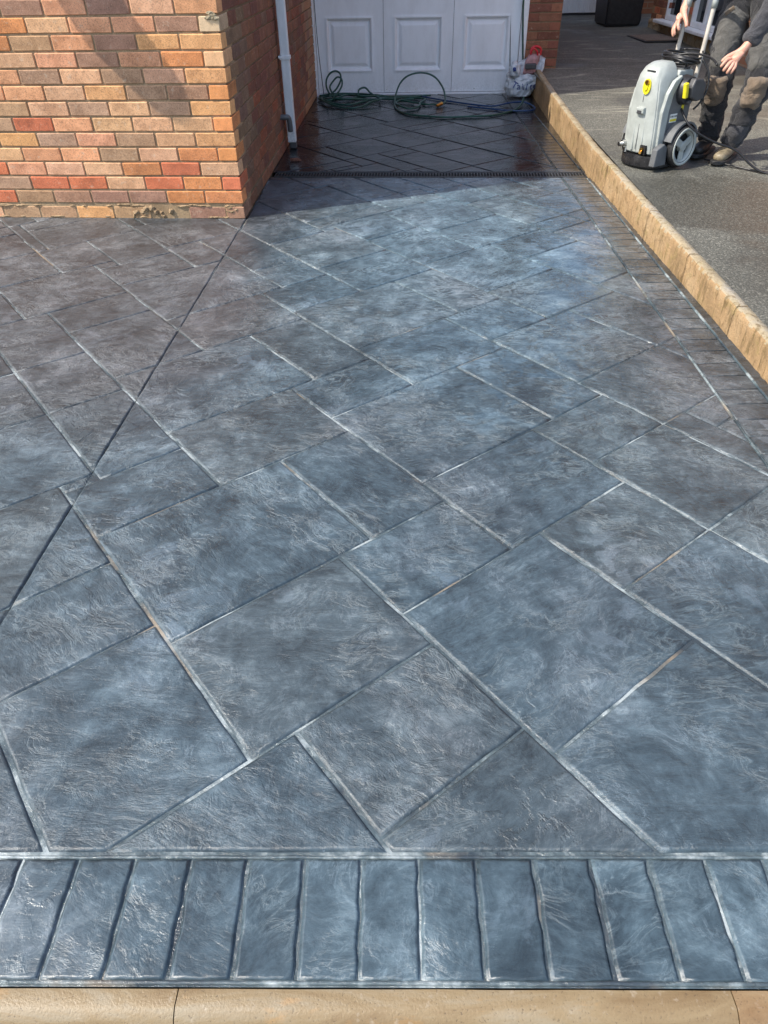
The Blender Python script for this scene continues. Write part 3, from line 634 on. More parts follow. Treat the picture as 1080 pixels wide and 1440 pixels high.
# ---------------------------------------------------------------- the house on the left
house=empty('brick_house',(-2.4,5.2,0),label='mottled red and buff brick house at the left with a white downpipe round its corner',cat='house')
HI=Matrix.Translation(-Vector(house.location))
def hp(o):
    o.location=Vector(o.location)-Vector(house.location); return o
uf=Vector((1,-.0618,0)).normalized(); nf=Vector((uf.y,-uf.x,0))            # front wall direction, outward normal (towards camera)
us=Vector((.0212,1,0)).normalized(); ns_=Vector((us.y,-us.x,0))               # side wall direction, outward normal (+x)
corner=Vector((-.862,4.278,0))
HF=wall_frame(house,corner.x,corner.y,uf.x,uf.y,nf.x,nf.y)
HS=wall_frame(house,corner.x,corner.y,us.x,us.y,ns_.x,ns_.y)
# mortar cores (closed boxes a few mm behind the brick faces)
def wallbox(name,o,u,n,l,h,t,rec,m,z0=-.12,u0=0,parent=house):
    a=o+u*abs(u0)-n*rec; pts=[a,a+u*l,a+u*l-n*t,a-n*t]; bm=bmesh.new()
    poly=[(p.x,p.y) for p in pts]
    if area(poly)<0: poly.reverse()
    prism(bm,poly,z0,h); ob=fromb(name,bm,m,parent)
    if parent is not None: ob.location=-Vector(parent.location)
    return ob
def lay(f): return f
ROWS=['DKYYx DDw'.replace(' ',''),'RKDRDRO','RGRRBRr','RRPBKRB','RBPPGBOr','BYGPBGY','RRPBBGo','PKBGBGOY'[1:],'PPBYGDo','BPDBGGY','GBBPDOb','KBKPDKY','OYBDOGw','PDODBP','BGPDPYo']
rowsF=[]
RF=[ # colours listed from the corner towards the left
 'DDxKYKGB','OODDDKRK','RoRBRRGR','BROBBPRR','oOBGPPBP','YBGPGYBG','oBBBPRGR','YGBGBKBG','oDGYBPPK','YBGBGPBB','bOPDPBGB','YYDPKOBG','wDPPBOYB','PBDPDGBP','oYPDPGBK']
HALF={0:0,2:1,4:1,6:1,8:1,10:1,12:1,14:1}
farlist=[]
nb=0
for k in range(0,29):
    z=.008+k*.075+.0325 if k else .030
    half=(k%2==0)
    u=0.0; cols=RF[k] if k<len(RF) else None; j=0
    first=True
    while u>-3.6:
        if first and half:
            # header end of a side-wall stretcher : laid along the side wall
            ce=(cols[0].upper() if cols else rnd.choice('ROBYG'))
            vis=k<14
            if k==0: ce='D'
            ob=HS(.1075,z,False,ce if ce!='X' else 'D',joined=None if vis else farlist)
            nb+=1; u=-.1125
        else:
            ci=cols[j] if (cols and j<len(cols)) else rnd.choice('RPBGBKDOYG')
            vis=(k<14 and u>-1.75)
            if ci!='x':
                uu_=u-.1075
                HF(uu_,z-(.002 if k==0 else 0),False,ci.upper(),joined=None if vis else farlist,proud=rnd.uniform(-.0015,.0015)-(.004 if k==0 else 0)); nb+=vis
            u-=.225
        j+=1; first=False
# side wall bricks
sidecols='VUVUXDVUVXUV'
for k in range(0,29):
    z=.008+k*.075+.0325 if k else .030
    v=.225 if k%2==0 else .1125
    while v<4.16:
        far=(v>2.95 and k<2) or k>=14 or v>3.3
        near=v<.55 and rnd.random()<.75
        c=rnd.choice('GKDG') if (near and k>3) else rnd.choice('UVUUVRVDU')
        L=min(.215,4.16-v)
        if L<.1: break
        HS(v+.1075,z,False,c,joined=farlist if far else None,proud=rnd.uniform(-.0015,.0015),tint=rcol(tuple(x*(.55 if c in 'GKDR' else 1) for x in BC[c]))); nb+= (not far)  # other brick colours darkened here too, painting the side wall's shade
        v+=.225
print('house bricks',nb)
# parent offset fix for bricks
for o in [c for c in house.children if c.name.startswith('brick')]:
    pass
jb=join_bricks('upper_brickwork',farlist,house); jb.location=-Vector(house.location)
wallbox('wall',corner,-uf,nf,7.0,2.2,.25,.007,'mortar',u0=-.012)
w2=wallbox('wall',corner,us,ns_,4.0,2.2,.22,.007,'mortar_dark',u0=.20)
# rubble and smeared mortar along the foot of the front wall
bm=bmesh.new()
def lump(bm,c,s,seed,sub=2):
    r=bmesh.ops.create_icosphere(bm,subdivisions=sub,radius=1)
    for v in r['verts']:
        k=1+.45*noise.noise(v.co*1.8+Vector((seed,0,0)))+.15*noise.noise(v.co*5+Vector((0,seed,0)))
        v.co=Vector((v.co.x*s[0],v.co.y*s[1],v.co.z*s[2]))*k+Vector(c)
r2=random.Random(11)
for i in range(46):
    u=-r2.uniform(.01,3.2); p=corner+uf*u-nf*(-.000)
    z=r2.choice((.066,.069,.072,.004)); lump(bm,(p.x,p.y+.006,z),(r2.uniform(.015,.06),.010,r2.uniform(.003,.007)),i,1)
for i in range(16):
    u=-.53-r2.uniform(-.10,.14); p=corner+uf*u; lump(bm,(p.x,p.y+.015-r2.random()*.012,r2.uniform(.005,.06)),(r2.uniform(.01,.028),.018,r2.uniform(.008,.02)),i+50,1)
for i in range(5):
    p=corner+uf*(-.045-r2.random()*.06); lump(bm,(p.x,p.y+.004,r2.uniform(.03,.07)),(.022,.012,.008),i+80,1)
o=fromb('rubble_mortar',bm,'mortar',house); o.location=-Vector(house.location)
# mortar blob on the corner brick near the top
bm=bmesh.new()
for i,(du,dz) in enumerate(((-.03,.975),(-.05,.965),(-.018,.963),(-.04,.985))):
    p=corner+uf*du+nf*.004; lump(bm,(p.x,p.y,dz),(.020,.006,.009),i+5,2)
o=fromb('mortar_smear',bm,'kerb_pale',house); o.location=-Vector(house.location)
# flat roof of the low front block and the taller block behind it
bm=bmesh.new(); Y0=6.10
prism(bm,[(-8,4.32),(-.85,4.27),(-.81,Y0),(-8,Y0)],2.16,2.28); o=fromb('flat_roof',bm,'render',house); o.location=-Vector(house.location)
def far_brick():
    m=NB('far_brickwork'); P=m.pos(); s_=m.n('SeparateXYZ',{'Vector':P}).outputs
    v=m.n('CombineXYZ',{'X':m.math('ADD',s_[0],s_[1]),'Y':s_[2]}).outputs[0]
    b=m.n('TexBrick',{'Vector':v,'Color1':(.33,.13,.075,1),'Color2':(.24,.12,.08,1),'Mortar':(.30,.25,.19,1),'Scale':1.0,'Mortar Size':.006,'Brick Width':.225,'Row Height':.075})
    g=m.noise(P,8,5,.6); c=m.mix(m.ramp(g,[(.4,0),(.7,.5)]),b.outputs[0],(.38,.22,.12))
    return m.out(c,.9,m.bump(m.math('SUBTRACT',1,b.outputs[1]),.004,.6))
MT['far_brick']=far_brick()
bm=bmesh.new(); prism(bm,[(-8,Y0),(side_x(Y0)-.004,Y0),(side_x(13)-.004,13),(-8,13)],2.2,6.0); o=fromb('upper_storey',bm,'far_brick',house); o.location=-Vector(house.location)
bm=bmesh.new(); prism(bm,[(-8.1,Y0-.12),(side_x(Y0)+.05,Y0-.12),(side_x(13)+.05,13.1),(-8.1,13.1)],6.0,6.16); o=fromb('roof',bm,'tiles',house); o.location=-Vector(house.location)
# added unseen board, outline traced back from the shadow band wanted on the bricks
cv=[]
D=-sd
def back(u,z,t):   # point whose shadow falls at (u,z) of the front wall, t metres up the sun ray
    p=corner+uf*u+Vector((0,0,z)); return p+sd*t
SH=[((-.50,1.10),(-.80,1.12),(-.37,.51),(-.225,.555))]
cz=2.10
def up_to(u,z,zz): return back(u,z,(zz-z)/sd.z)
poly=[up_to(-.815,1.07,cz),up_to(-.70,.86,cz),up_to(-.53,.68,cz),up_to(-.42,.575,cz),up_to(-.345,.525,cz),up_to(-.28,.505,cz),up_to(-.225,.53,cz),up_to(-.22,.60,cz),up_to(-.27,.70,cz),up_to(-.35,.82,cz),up_to(-.44,.95,cz),up_to(-.51,1.08,cz)]
# carry both long edges back to the wall face
def ext(a,b):
    d=(b-a); t=((corner-a).dot(nf))/d.dot(nf); return a+d*t
l=ext(poly[1],poly[0]); r_=ext(poly[-2],poly[-1])
if (l-poly[0]).dot(nf)<0: poly=[l]+poly
if (r_-poly[-1]).dot(nf)<0: poly=poly+[r_]
pp=[(p.x,p.y) for p in poly]
if area(pp)<0: pp.reverse()
bm=bmesh.new(); prism(bm,pp,cz-.012,cz+.03); o=fromb('shadow_board',bm,'white',house); o.location=-Vector(house.location)

# downpipe
PX,PY=-.742,6.36
def sidepoint(y,off): 
    return Vector((side_x(y)+off,y,0))
dp=sidepoint(6.05,.052)
pipe=empty('downpipe',tuple(Vector((dp.x,dp.y,0))-Vector(house.location))); pipe.parent=house
box('pipe_shaft',(0,0,1.35),(.062,.062,2.61),'pipe',pipe,bev=.006,seg=2)
box('pipe_bracket',(0,-.002,.60),(.076,.072,.026),'pipe',pipe,bev=.003); box('pipe_bracket',(-.03,0,.605),(.03,.10,.016),'pipe',pipe,bev=.002)
box('pipe_bracket',(0,-.002,1.9),(.076,.072,.026),'pipe',pipe,bev=.003)
box('pipe_shoe',(.004,-.002,.028),(.055,.055,.055),'greydark',pipe,bev=.008)
wp=empty('waste_pipe',tuple(Vector((side_x(5.93),5.93,.235))-Vector(house.location))); wp.parent=house
tube('pipe_elbow',[(-.02,0,0),(.03,0,0),(.052,.01,-.006),(.058,.02,-.04),(.058,.03,-.10)],.019,'greymid',wp,seg=12)
# ---------------------------------------------------------------- garage with its door and the brick pier at its right
GY=8.46
gar=empty('garage',(.3,GY,0),label='brick garage with a white three-panel door at the end of the drive',cat='garage')
G0=Vector((-.80,GY,0))
ug=Vector((1,-.02,0)).normalized(); ng_=Vector((ug.y,-ug.x,0))
def GP(u,off,z=0): p=Vector((-.80,8.455,0))+ug*u+ng_*off; return Vector((p.x,p.y,z))-Vector(gar.location)
RG=Matrix.Rotation(math.atan2(ug.y,ug.x),3,'Z')
def gbox(name,u,off,z,s,m,par=gar,bev=0,seg=1): 
    p=GP(u,off,z)
    if par is not gar: p=p-par_loc.get(par.name,Vector())
    return box(name,p,s,m,par,bev,seg,rot=RG)
par_loc={}
# frame
gbox('door_frame',.018,.02,1.02,(.05,.09,2.12),'white',bev=.006); gbox('door_frame',2.105,.02,1.02,(.062,.09,2.12),'white',bev=.006); gbox('door_frame',1.06,.02,2.13,(2.15,.09,.08),'white',bev=.006)
gbox('door_threshold',1.06,.01,.006,(2.03,.07,.018),'white',bev=.003)
door=empty('garage_door',tuple(GP(1.06,0,0))); door.parent=gar; par_loc[door.name]=GP(1.06,0,0)
def leaf(u0,u1):
    # one bay of the door with its raised panels
    c=(u0+u1)/2; w=u1-u0
    bm=bmesh.new()
    p0=GP(c,0,0)-par_loc[door.name]
    zs=[(.02,.055)]
    rails=[.02,.215,.655,.83,1.27,1.445,1.885,2.06]
    sw=.115
    for a,b in ((rails[0],rails[1]),(rails[2],rails[3]),(rails[4],rails[5]),(rails[6],rails[7])): abox(bm,Vector((0,0,(a+b)/2)),(w-.004,.040,b-a))
    for a,b in ((rails[1],rails[2]),(rails[3],rails[4]),(rails[5],rails[6])):
        for s in (-1,1): abox(bm,Vector((s*(w/2-.002-sw/2),0,(a+b)/2)),(sw,.0398,b-a))
    bmesh.ops.transform(bm,matrix=Matrix.Translation(p0)@RG.to_4x4(),verts=bm.verts)
    lf=fromb('door_leaf',bm,'door',door)
    for a,b in ((rails[1],rails[2]),(rails[3],rails[4]),(rails[5],rails[6])):
        bm=bmesh.new(); W_=w-.004-2*sw; H_=b-a
        # raised and fielded panel: loops of (inset, depth towards camera)
        L=[(-.012,.0198),(-.012,.029),(.0,.030),(.012,.020),(.020,.004),(.034,.002),(.062,.016),(.070,.017)]
        loops=[]
        for d,o_ in L:
            loops.append([bm.verts.new((sx*(W_/2-d),-o_,(a+b)/2+sz*(H_/2-d))) for sx,sz in ((-1,-1),(1,-1),(1,1),(-1,1))])
        for A,B in zip(loops[:-1],loops[1:]):
            for k in range(4): bm.faces.new((A[k],A[(k+1)%4],B[(k+1)%4],B[k]))
        bm.faces.new(loops[-1])
        bmesh.ops.transform(bm,matrix=Matrix.Translation(p0)@RG.to_4x4(),verts=bm.verts)
        fromb('door_panel',bm,'door',lf)
    return lf
leaf(.046,.722); leaf(.722,1.414); leaf(1.414,2.072)
# screws and scuffs on the bottom rail
for i in range(7):
    bm=bmesh.new(); p=GP(.15+.3*i,.024,.045)-par_loc[door.name]; acyl(bm,p,(0,1,0),.005,.005,.004,8); fromb('screw',bm,'steel',door)
# brick pier right of the door
pier=wall_frame(gar,GP(2.14,.04).x+gar.location.x,GP(2.14,.04).y+gar.location.y,ug.x,ug.y,ng_.x,ng_.y)
gfar=[]
for k in range(33):
    z=.008+k*.075+.0325
    if k%2==0: L_=[(.1075,'s',False),(.27,'h',True)] if False else [(.05,'h',True),(.21,'s',False)]
    else: L_=[(.1075,'s',False),(.265,'h',True)]
    for u,t,turn in L_: pier(u,z,turn,rnd.choice('VUVUU'),joined=gfar if k>13 else None,proud=.0)
jb=join_bricks('upper_brickwork',gfar,gar); jb.location=-Vector(gar.location)
a=Vector((-.80,8.455,0))+ug*2.138+ng_*.034
ob=wallbox('wall',a,ug,ng_,.322,2.5,.30,0,'mortar_dark',parent=gar)
bm=bmesh.new(); prism(bm,[(1.44,8.50),(1.652,8.50),(1.70,14.2),(1.49,14.2)],-.1,2.5); o=fromb('wall',bm,'far_brick',gar); o.location=-Vector(gar.location)
bm=bmesh.new(); prism(bm,[(-.75,8.53),(1.40,8.49),(1.40,8.62),(-.75,8.66)],-.05,2.5); o=fromb('back_panel',bm,'void',gar); o.location=-Vector(gar.location)
bm=bmesh.new(); prism(bm,[(-.78,8.36),(1.72,8.33),(1.76,14.3),(-.7,14.3)],2.5,2.62); o=fromb('flat_roof',bm,'render',gar); o.location=-Vector(gar.location)
gbox('fascia',1.22,.14,2.52,(2.56,.025,.22),'white',bev=.004)
gbox('lintel',1.06,.03,2.33,(2.15,.10,.30),'white')

# ---------------------------------------------------------------- neighbour's house on the right
NX=3.5; nh=empty('neighbour_house',(NX,9,.25),label='red brick neighbouring house with white framed windows above the tarmac',cat='house')
NO=Vector(nh.location)
NW=wall_frame(nh,NX,11.60,0,-1,-1,0)
nfar=[]
for k in range(13):
    z=.40+k*.075; u=(0.1125 if k%2 else 0)
    while u<3.6:
        y=11.60-u-.1075
        inwin=(z>.40 and ((8.95<y<10.05) or (10.38<y<11.02))) 
        if not inwin: NW(u+.1075,z,False,rnd.choice('VURVUP'),joined=None if (k<7 and u<3) else nfar)
        u+=.225
if nfar: jb=join_bricks('upper_brickwork',nfar,nh); jb.location=-NO
def nb_(name,c,s,m,par=nh,bev=0,**k):
    c=Vector(c)-NO
    if par is not nh: c=c-Vector(par.location)
    return box(name,c,s,m,par,bev,**k)
# wall pieces round the two window openings (mortar faced below, brick texture above)
for (y0,y1,z0,z1,m) in ((5.0,8.95,.1,5.4,'far_brick'),(8.95,10.05,.1,.37,'mortar'),(8.95,10.05,1.95,5.4,'far_brick'),(10.05,10.38,.1,1.36,'mortar'),(10.05,10.38,1.36,5.4,'far_brick'),(10.38,11.02,.1,.37,'mortar'),(10.38,11.02,1.95,5.4,'far_brick'),(11.02,11.60,.1,1.36,'mortar'),(11.02,11.60,1.36,5.4,'far_brick')):
    nb_('wall',(NX+.157,(y0+y1)/2,(z0+z1)/2),(.30,y1-y0,z1-z0),m)
nb_('plinth',(NX+.005,10.3,.265),(.05,2.6,.20),'kerb_pale')
bm=bmesh.new()
for i in range(24):
    lump(bm,(NX-.022,11.55-i*.11,.34+.02*math.sin(i*2.1)),(.010,.06,.03),i,1)
o=fromb('rubble_mortar',bm,'mortar',nh); o.location=-NO
def window(y0,y1,z0,z1,sy0,sy1):
    w=empty('window',tuple(Vector((NX,(y0+y1)/2,z0))-NO)); w.parent=nh
    g=.055
    for nm,c,s in (('frame',(NX+.03,y0+g/2,(z0+z1)/2),(.07,g,z1-z0)),('frame',(NX+.03,y1-g/2,(z0+z1)/2),(.07,g,z1-z0)),('frame',(NX+.03,(y0+y1)/2,z0+g/2),(.0695,y1-y0-2*g,g)),('frame',(NX+.03,(y0+y1)/2,z1-g/2),(.0695,y1-y0-2*g,g))): nb_(nm,c,s,'upvc',w,.006)
    nb_('glass_pane',(NX+.045,(y0+y1)/2,(z0+z1)/2),(.012,y1-y0-2*g,z1-z0-2*g),'glass',w)
    nb_('sill',(NX-.045,(sy0+sy1)/2,z0-.018),(.15,sy1-sy0,.035),'upvc',w,.006)
    bm=bmesh.new(); n=14; P=[]
    for i in range(n+1):
        yy=y0+g+(y1-y0-2*g)*.02+i*(y1-y0-2*g)*.36/n; xx=NX+.16+.012*math.sin(i*2.4)
        P.append((bm.verts.new((xx,yy,z0+g)),bm.verts.new((xx,yy,z1-g))))
    for a,b in zip(P[:-1],P[1:]): bm.faces.new((a[0],b[0],b[1],a[1]))
    o=fromb('curtain',bm,'curtain',w,True); o.location=-NO-Vector(w.location)
window(8.98,10.02,.405,1.95,8.9,10.12); window(10.41,10.99,.405,1.95,10.33,11.10)
nb_('window_mullion',(NX+.02,9.60,1.18),(.05,.06,1.44),'upvc',nh,.006)
nb_('roof',(NX+2.5,8.4,5.5),(5.6,6.9,.2),'tiles'); 
box('upper_storey',Vector((NX+3.3,8.3,2.7))-NO,(5.9,6.58,5.3),'far_brick',nh)
# ---------------------------------------------------------------- rear garage with the white ribbed door
rg=empty('rear_garage',(2.7,13.25,.31),label='low building with a white vertically ribbed door beyond the tarmac',cat='garage')
RO=Vector(rg.location)
bm=bmesh.new(); n=34; x0,x1=2.02,3.36; F_=[]
prof=[]
for i in range(n):
    a=x0+(x1-x0)*i/n; w=(x1-x0)/n
    prof+=[(a,13.17),(a+w*.62,13.17),(a+w*.72,13.183),(a+w*.9,13.183)]
prof.append((x1,13.17))
bot=[bm.verts.new((x,y,.335)) for x,y in prof]; top=[bm.verts.new((x,y,2.2)) for x,y in prof]
for i in range(len(prof)-1): bm.faces.new((bot[i],bot[i+1],top[i+1],top[i]))
o=fromb('ribbed_door',bm,'door',rg); o.location=-RO
def rb(name,c,s,m,bev=0): return box(name,Vector(c)-RO,s,m,rg,bev)
rb('door_seal',(2.69,13.175,.315),(1.36,.03,.03),'rubber'); rb('door_frame',(1.98,13.17,1.25),(.07,.08,1.95),'white',.005); rb('door_frame',(3.40,13.17,1.25),(.07,.08,1.95),'white',.005); rb('door_frame',(2.69,13.17,2.24),(1.50,.08,.08),'white',.005)
rb('wall',(2.72,13.40,1.2),(3.0,.40,2.2),'far_brick'); rb('flat_roof',(2.72,14.6,2.38),(3.2,3.0,.14),'render')
# ---------------------------------------------------------------- wheelie bin
wb=empty('wheelie_bin',(3.13,11.92,ngz(11.9)),rz=R(3),label='black wheelie bin standing by the corner of the neighbouring brick house',cat='bin')
def taper(name,z0,z1,a0,b0,a1,b1,m,par,c=(0,0),bev=.02,**k):
    bm=bmesh.new(); A=[bm.verts.new((c[0]+sx*a0,c[1]+sy*b0,z0)) for sx,sy in ((-1,-1),(1,-1),(1,1),(-1,1))]; B=[bm.verts.new((c[0]+sx*a1,c[1]+sy*b1,z1)) for sx,sy in ((-1,-1),(1,-1),(1,1),(-1,1))]
    bm.faces.new(list(reversed(A))); bm.faces.new(B)
    for i in range(4): bm.faces.new((A[i],A[(i+1)%4],B[(i+1)%4],B[i]))
    if bev: bmesh.ops.bevel(bm,geom=list(bm.edges),offset=bev,segments=3,affect='EDGES',clamp_overlap=True)
    o=fromb(name,bm,m,par,**k); return flatshade_auto(o,40)
taper('bin_body',.005,.98,.235,.27,.275,.33,'black',wb)
taper('bin_lid',.985,1.06,.29,.345,.26,.31,'black',wb)
for s in (-.20,.20):
    bm=bmesh.new(); acyl(bm,(.17,s+.03,.09),(1,0,0),.09,.09,.16,24); o=fromb('wheel',bm,'rubber',wb); flatshade_auto(o)
box('bin_handle',(0,.36,.95),(.40,.03,.03),'black',wb,bev=.01)
box('bin_rib',(-.20,-.285,.5),(.03,.03,.80),'black',wb,bev=.008,rot=Matrix.Rotation(R(3.4),3,'X'))
# doormat
mm=empty('doormat',(3.22,10.38,ngz(10.4)+.008),rz=R(4),label='flat brown doormat lying on the tarmac by the neighbouring house wall',cat='mat')
box('mat_pile',(0,0,.006),(.42,.62,.016),'mat',mm,bev=.004); box('mat_edge',(0,0,.0),(.46,.66,.012),'rubber',mm,bev=.003)
# brick fragment at the foot of the downpipe
bm=bmesh.new(); lump(bm,(0,0,.008),(.045,.018,.012),3,2)
o=fromb('brick_fragment',bm,'brick',None,label='small red brick fragment lying by the foot of the white downpipe',cat='rubble'); o.location=(-.715,5.64,0); o.color=(.22,.08,.05,1)

# ---------------------------------------------------------------- garden hoses
H=[(-.56,8.23,.03),(-.62,8.24,.03),(-.66,8.26,.09),(-.658,8.26,.16),(-.618,8.26,.215),(-.56,8.26,.236),(-.516,8.25,.21),(-.514,8.25,.156),(-.554,8.24,.09),(-.60,8.22,.05)]
gh=empty('garden_hose',(-.1,7.9,0),label='dark green garden hose lying in tangled coils at the foot of the white garage door',cat='hose')
def T(name,p,r,m,par,off=True,sub=6,seg=8):
    o=tube(name,p,r,m,par,sub,seg); 
    if off and par: o.location=-Vector(par.location)
    return o
rh=random.Random(5); A_=[]
A_+=[(1.27,7.78,.05),(1.251,7.70,.03),(1.176,7.49,.010),(1.045,7.292,.010),(.889,7.171,.010),(.694,7.137,.010),(.502,7.12,.010),(.314,7.183,.010),(.175,7.26,.010),(.073,7.439,.010),(.03,7.70,.012),(.032,7.92,.035),(.05,8.02,.085),(.085,8.05,.15),(.15,8.06,.205),(.245,8.06,.232),(.347,8.06,.228),(.433,8.06,.19),(.498,8.02,.12),(.522,7.93,.055),(.515,7.80,.022),(.47,7.70,.018)]
T('hose_run',A_,.0085,'hose',gh)
C_=[(.47,7.70,.018),(.42,7.735,.012),(.32,7.76,.012),(.16,7.87,.020),(.0,8.0,.020),(-.15,8.09,.012),(-.28,7.95,.012),(-.40,7.80,.012),(-.56,7.86,.012),(-.68,8.0,.03),(-.74,8.16,.012),(-.66,8.28,.012),(-.5,8.30,.02),(-.30,8.28,.012),(-.12,8.24,.02),(.02,8.16,.012),(.2,8.12,.012),(.33,8.0,.02),(.276,7.79,.022),(.25,7.61,.016),(.161,7.545,.012),(.075,7.62,.026),(.04,7.78,.026),(.10,7.93,.026),(.22,7.96,.026)]
T('hose_run',C_,.0085,'hose',gh)
D_=[(-.70,8.1,.03),(-.66,7.88,.03),(-.48,7.665,.012),(-.31,7.65,.012),(-.20,7.82,.030),(-.11,7.93,.035),(-.16,8.12,.03),(-.22,8.22,.05),(-.27,8.24,.09),(-.33,8.22,.075),(-.35,8.18,.02),(-.45,8.05,.02),(-.60,8.15,.03)]+H+[(-.62,8.10,.03),(-.55,7.95,.04),(-.40,7.93,.04),(-.22,8.02,.02),(.02,8.07,.02),(.3,8.20,.012)]
T('hose_run',D_,.0085,'hose',gh)
T('hose_run',[(-.74,8.30,.012),(-.6,8.05,.02),(-.42,8.02,.03),(-.25,8.13,.03),(-.05,8.10,.03),(.15,8.22,.012),(.4,8.25,.012)],.0085,'hose',gh)
T('hose_run',[(-.72,8.05,.02),(-.6,7.95,.03),(-.45,8.2,.035),(-.3,8.05,.045),(-.12,8.18,.03),(-.5,8.32,.03),(-.73,8.22,.03)],.0085,'hose',gh)
H2=[(-.60,8.2,.05),(-.625,8.23,.10),(-.59,8.24,.15),(-.545,8.24,.185),(-.505,8.24,.17),(-.50,8.23,.12),(-.53,8.21,.07),(-.58,8.15,.03)]
T('hose_run',H2,.0085,'hose',gh)
bm=bmesh.new(); acyl(bm,(.455,7.675,.020),(.6,.75,.1),.015,.015,.05,14); acyl(bm,(.435,7.648,.019),(.6,.75,.1),.010,.012,.03,14); acyl(bm,(.474,7.699,.022),(.6,.75,.1),.012,.018,.012,14)
o=fromb('brass_connector',bm,'brass',gh); o.location=-Vector(gh.location); flatshade_auto(o)
# thin blue hose and the green one hanging down the pier
bh=tube('blue_hose',[(.30,8.20,.012),(.52,7.956,.010),(.682,7.80,.010),(.841,7.67,.010),(.971,7.62,.010),(1.114,7.68,.024),(1.253,7.71,.026),(1.325,7.64,.012),(1.33,7.45,.010),(1.24,7.36,.010),(1.05,7.40,.010),(.88,7.52,.010),(.72,7.62,.010)],.0075,'hose_blue',None,label='thin blue hose running over the wet concrete below the carrier bag',cat='hose')
hg=tube('hanging_hose',[(1.262,8.33,1.5),(1.266,8.335,1.1),(1.27,8.34,.781),(1.288,8.34,.555),(1.313,8.33,.319),(1.327,8.30,.197),(1.34,8.25,.16)],.0085,'hose',None,label='green hose hanging down in front of the brick pier into the carrier bag',cat='hose')
cb=tube('hanging_cable',[(1.160,8.40,1.3),(1.163,8.40,.79),(1.183,8.395,.445),(1.20,8.37,.205),(1.20,8.33,.12)],.004,'cable',None,label='thin dark cable hanging down the right edge of the garage door',cat='cable')
tube('thin_cable',[(-.745,8.37,1.2),(-.742,8.37,.8),(-.730,8.37,.4),(-.70,8.35,.02)],.0035,'cable',None,label='thin dark cable hanging down the left edge of the garage door',cat='cable')

# ---------------------------------------------------------------- carrier bag
bag=empty('carrier_bag',(1.285,8.16,0),label='crumpled white carrier bag with blue printing slumped against the brick pier',cat='bag')
def bagpt(a,t):
    # t 0 bottom .. 1 rim
    ca,sa=math.cos(a),math.sin(a)
    rx=.115+.05*math.sin(t*2.3)+.02*t; ry=.085+.03*math.sin(t*2.6)
    k=1+.16*noise.noise(Vector((ca*1.6,sa*1.6,t*2.2)))+.10*noise.noise(Vector((ca*4,sa*4,t*6)))+.05*noise.noise(Vector((ca*9,sa*9,t*14)))
    z=.012+t*(.20+.13*max(0,math.cos(a-.9))+.05*noise.noise(Vector((ca*2,sa*2,5))))
    return Vector((rx*ca*k+.05*t,ry*sa*k+.02*t,z))
bm=bmesh.new(); NA,NT=72,34; g_=[[bm.verts.new(bagpt(2*math.pi*i/NA,j/NT)) for i in range(NA)] for j in range(NT+1)]
for j in range(NT):
    for i in range(NA): bm.faces.new((g_[j][i],g_[j][(i+1)%NA],g_[j+1][(i+1)%NA],g_[j+1][i]))
bm.faces.new(list(reversed(g_[0])))
# folded-in rim
inn=[bm.verts.new(Vector((v.co.x*.86+.01,v.co.y*.86,v.co.z-.03))) for v in g_[NT]]
for i in range(NA): bm.faces.new((g_[NT][i],g_[NT][(i+1)%NA],inn[(i+1)%NA],inn[i]))
dn=[bm.verts.new(Vector((v.co.x*.7,v.co.y*.7,.12))) for v in inn]
for i in range(NA): bm.faces.new((inn[i],inn[(i+1)%NA],dn[(i+1)%NA],dn[i]))
bm.faces.new(dn)
fromb('bag_body',bm,'bagw',bag,True)
# a bunched corner standing up at the left
bm=bmesh.new(); r=bmesh.ops.create_icosphere(bm,subdivisions=4,radius=1)
for v in r['verts']:
    k=1+.35*noise.noise(v.co*1.9+Vector((4,0,0)))+.22*noise.noise(v.co*5); v.co=Vector((v.co.x*.048*k-.075,v.co.y*.05*k-.06,v.co.z*.07*k+.235))
fromb('bag_corner',bm,'bagw',bag,True)
def textmesh(name,body,size,mat_,m,par,depth=.0006,align='CENTER'):
    cu=bpy.data.curves.new('t','FONT'); cu.body=body; cu.size=size; cu.align_x=align; cu.align_y='CENTER'; cu.extrude=depth; cu.resolution_u=3
    ob=bpy.data.objects.new('t',cu); COL.objects.link(ob); dg=bpy.context.evaluated_depsgraph_get(); dg.update()
    me=bpy.data.meshes.new_from_object(ob.evaluated_get(dg)); bpy.data.objects.remove(ob); me.transform(mat_); me.name=name
    me.materials.clear(); return link(name,me,m,par)
# printing: each blue letter wraps on the front of the bag
def bagmark(name,body,a,t,size,rot):
    p=bagpt(a,t); pa=bagpt(a+.03,t); pt=bagpt(a,t+.03); x=(pa-p).normalized(); z=(pt-p).normalized(); y=z
    nn=x.cross(y).normalized(); y=nn.cross(x)
    m4=Matrix((x,y,nn)).transposed().to_4x4(); m4.translation=p+nn*.006; m4=m4@Matrix.Rotation(rot,4,'Z')
    return textmesh(name,body,size,m4,'bagblue',bag,.0015)
for i,ch in enumerate('Tailtec'):
    bagmark('printed_letter',ch,-2.15+.245*i,.47+.03*math.sin(i*1.7),.085,.12*math.sin(i))
bm=bmesh.new(); lump(bm,(-.085,-.112,.25),(.018,.006,.020),9,2); fromb('printed_spot',bm,'bagblue',bag,True)
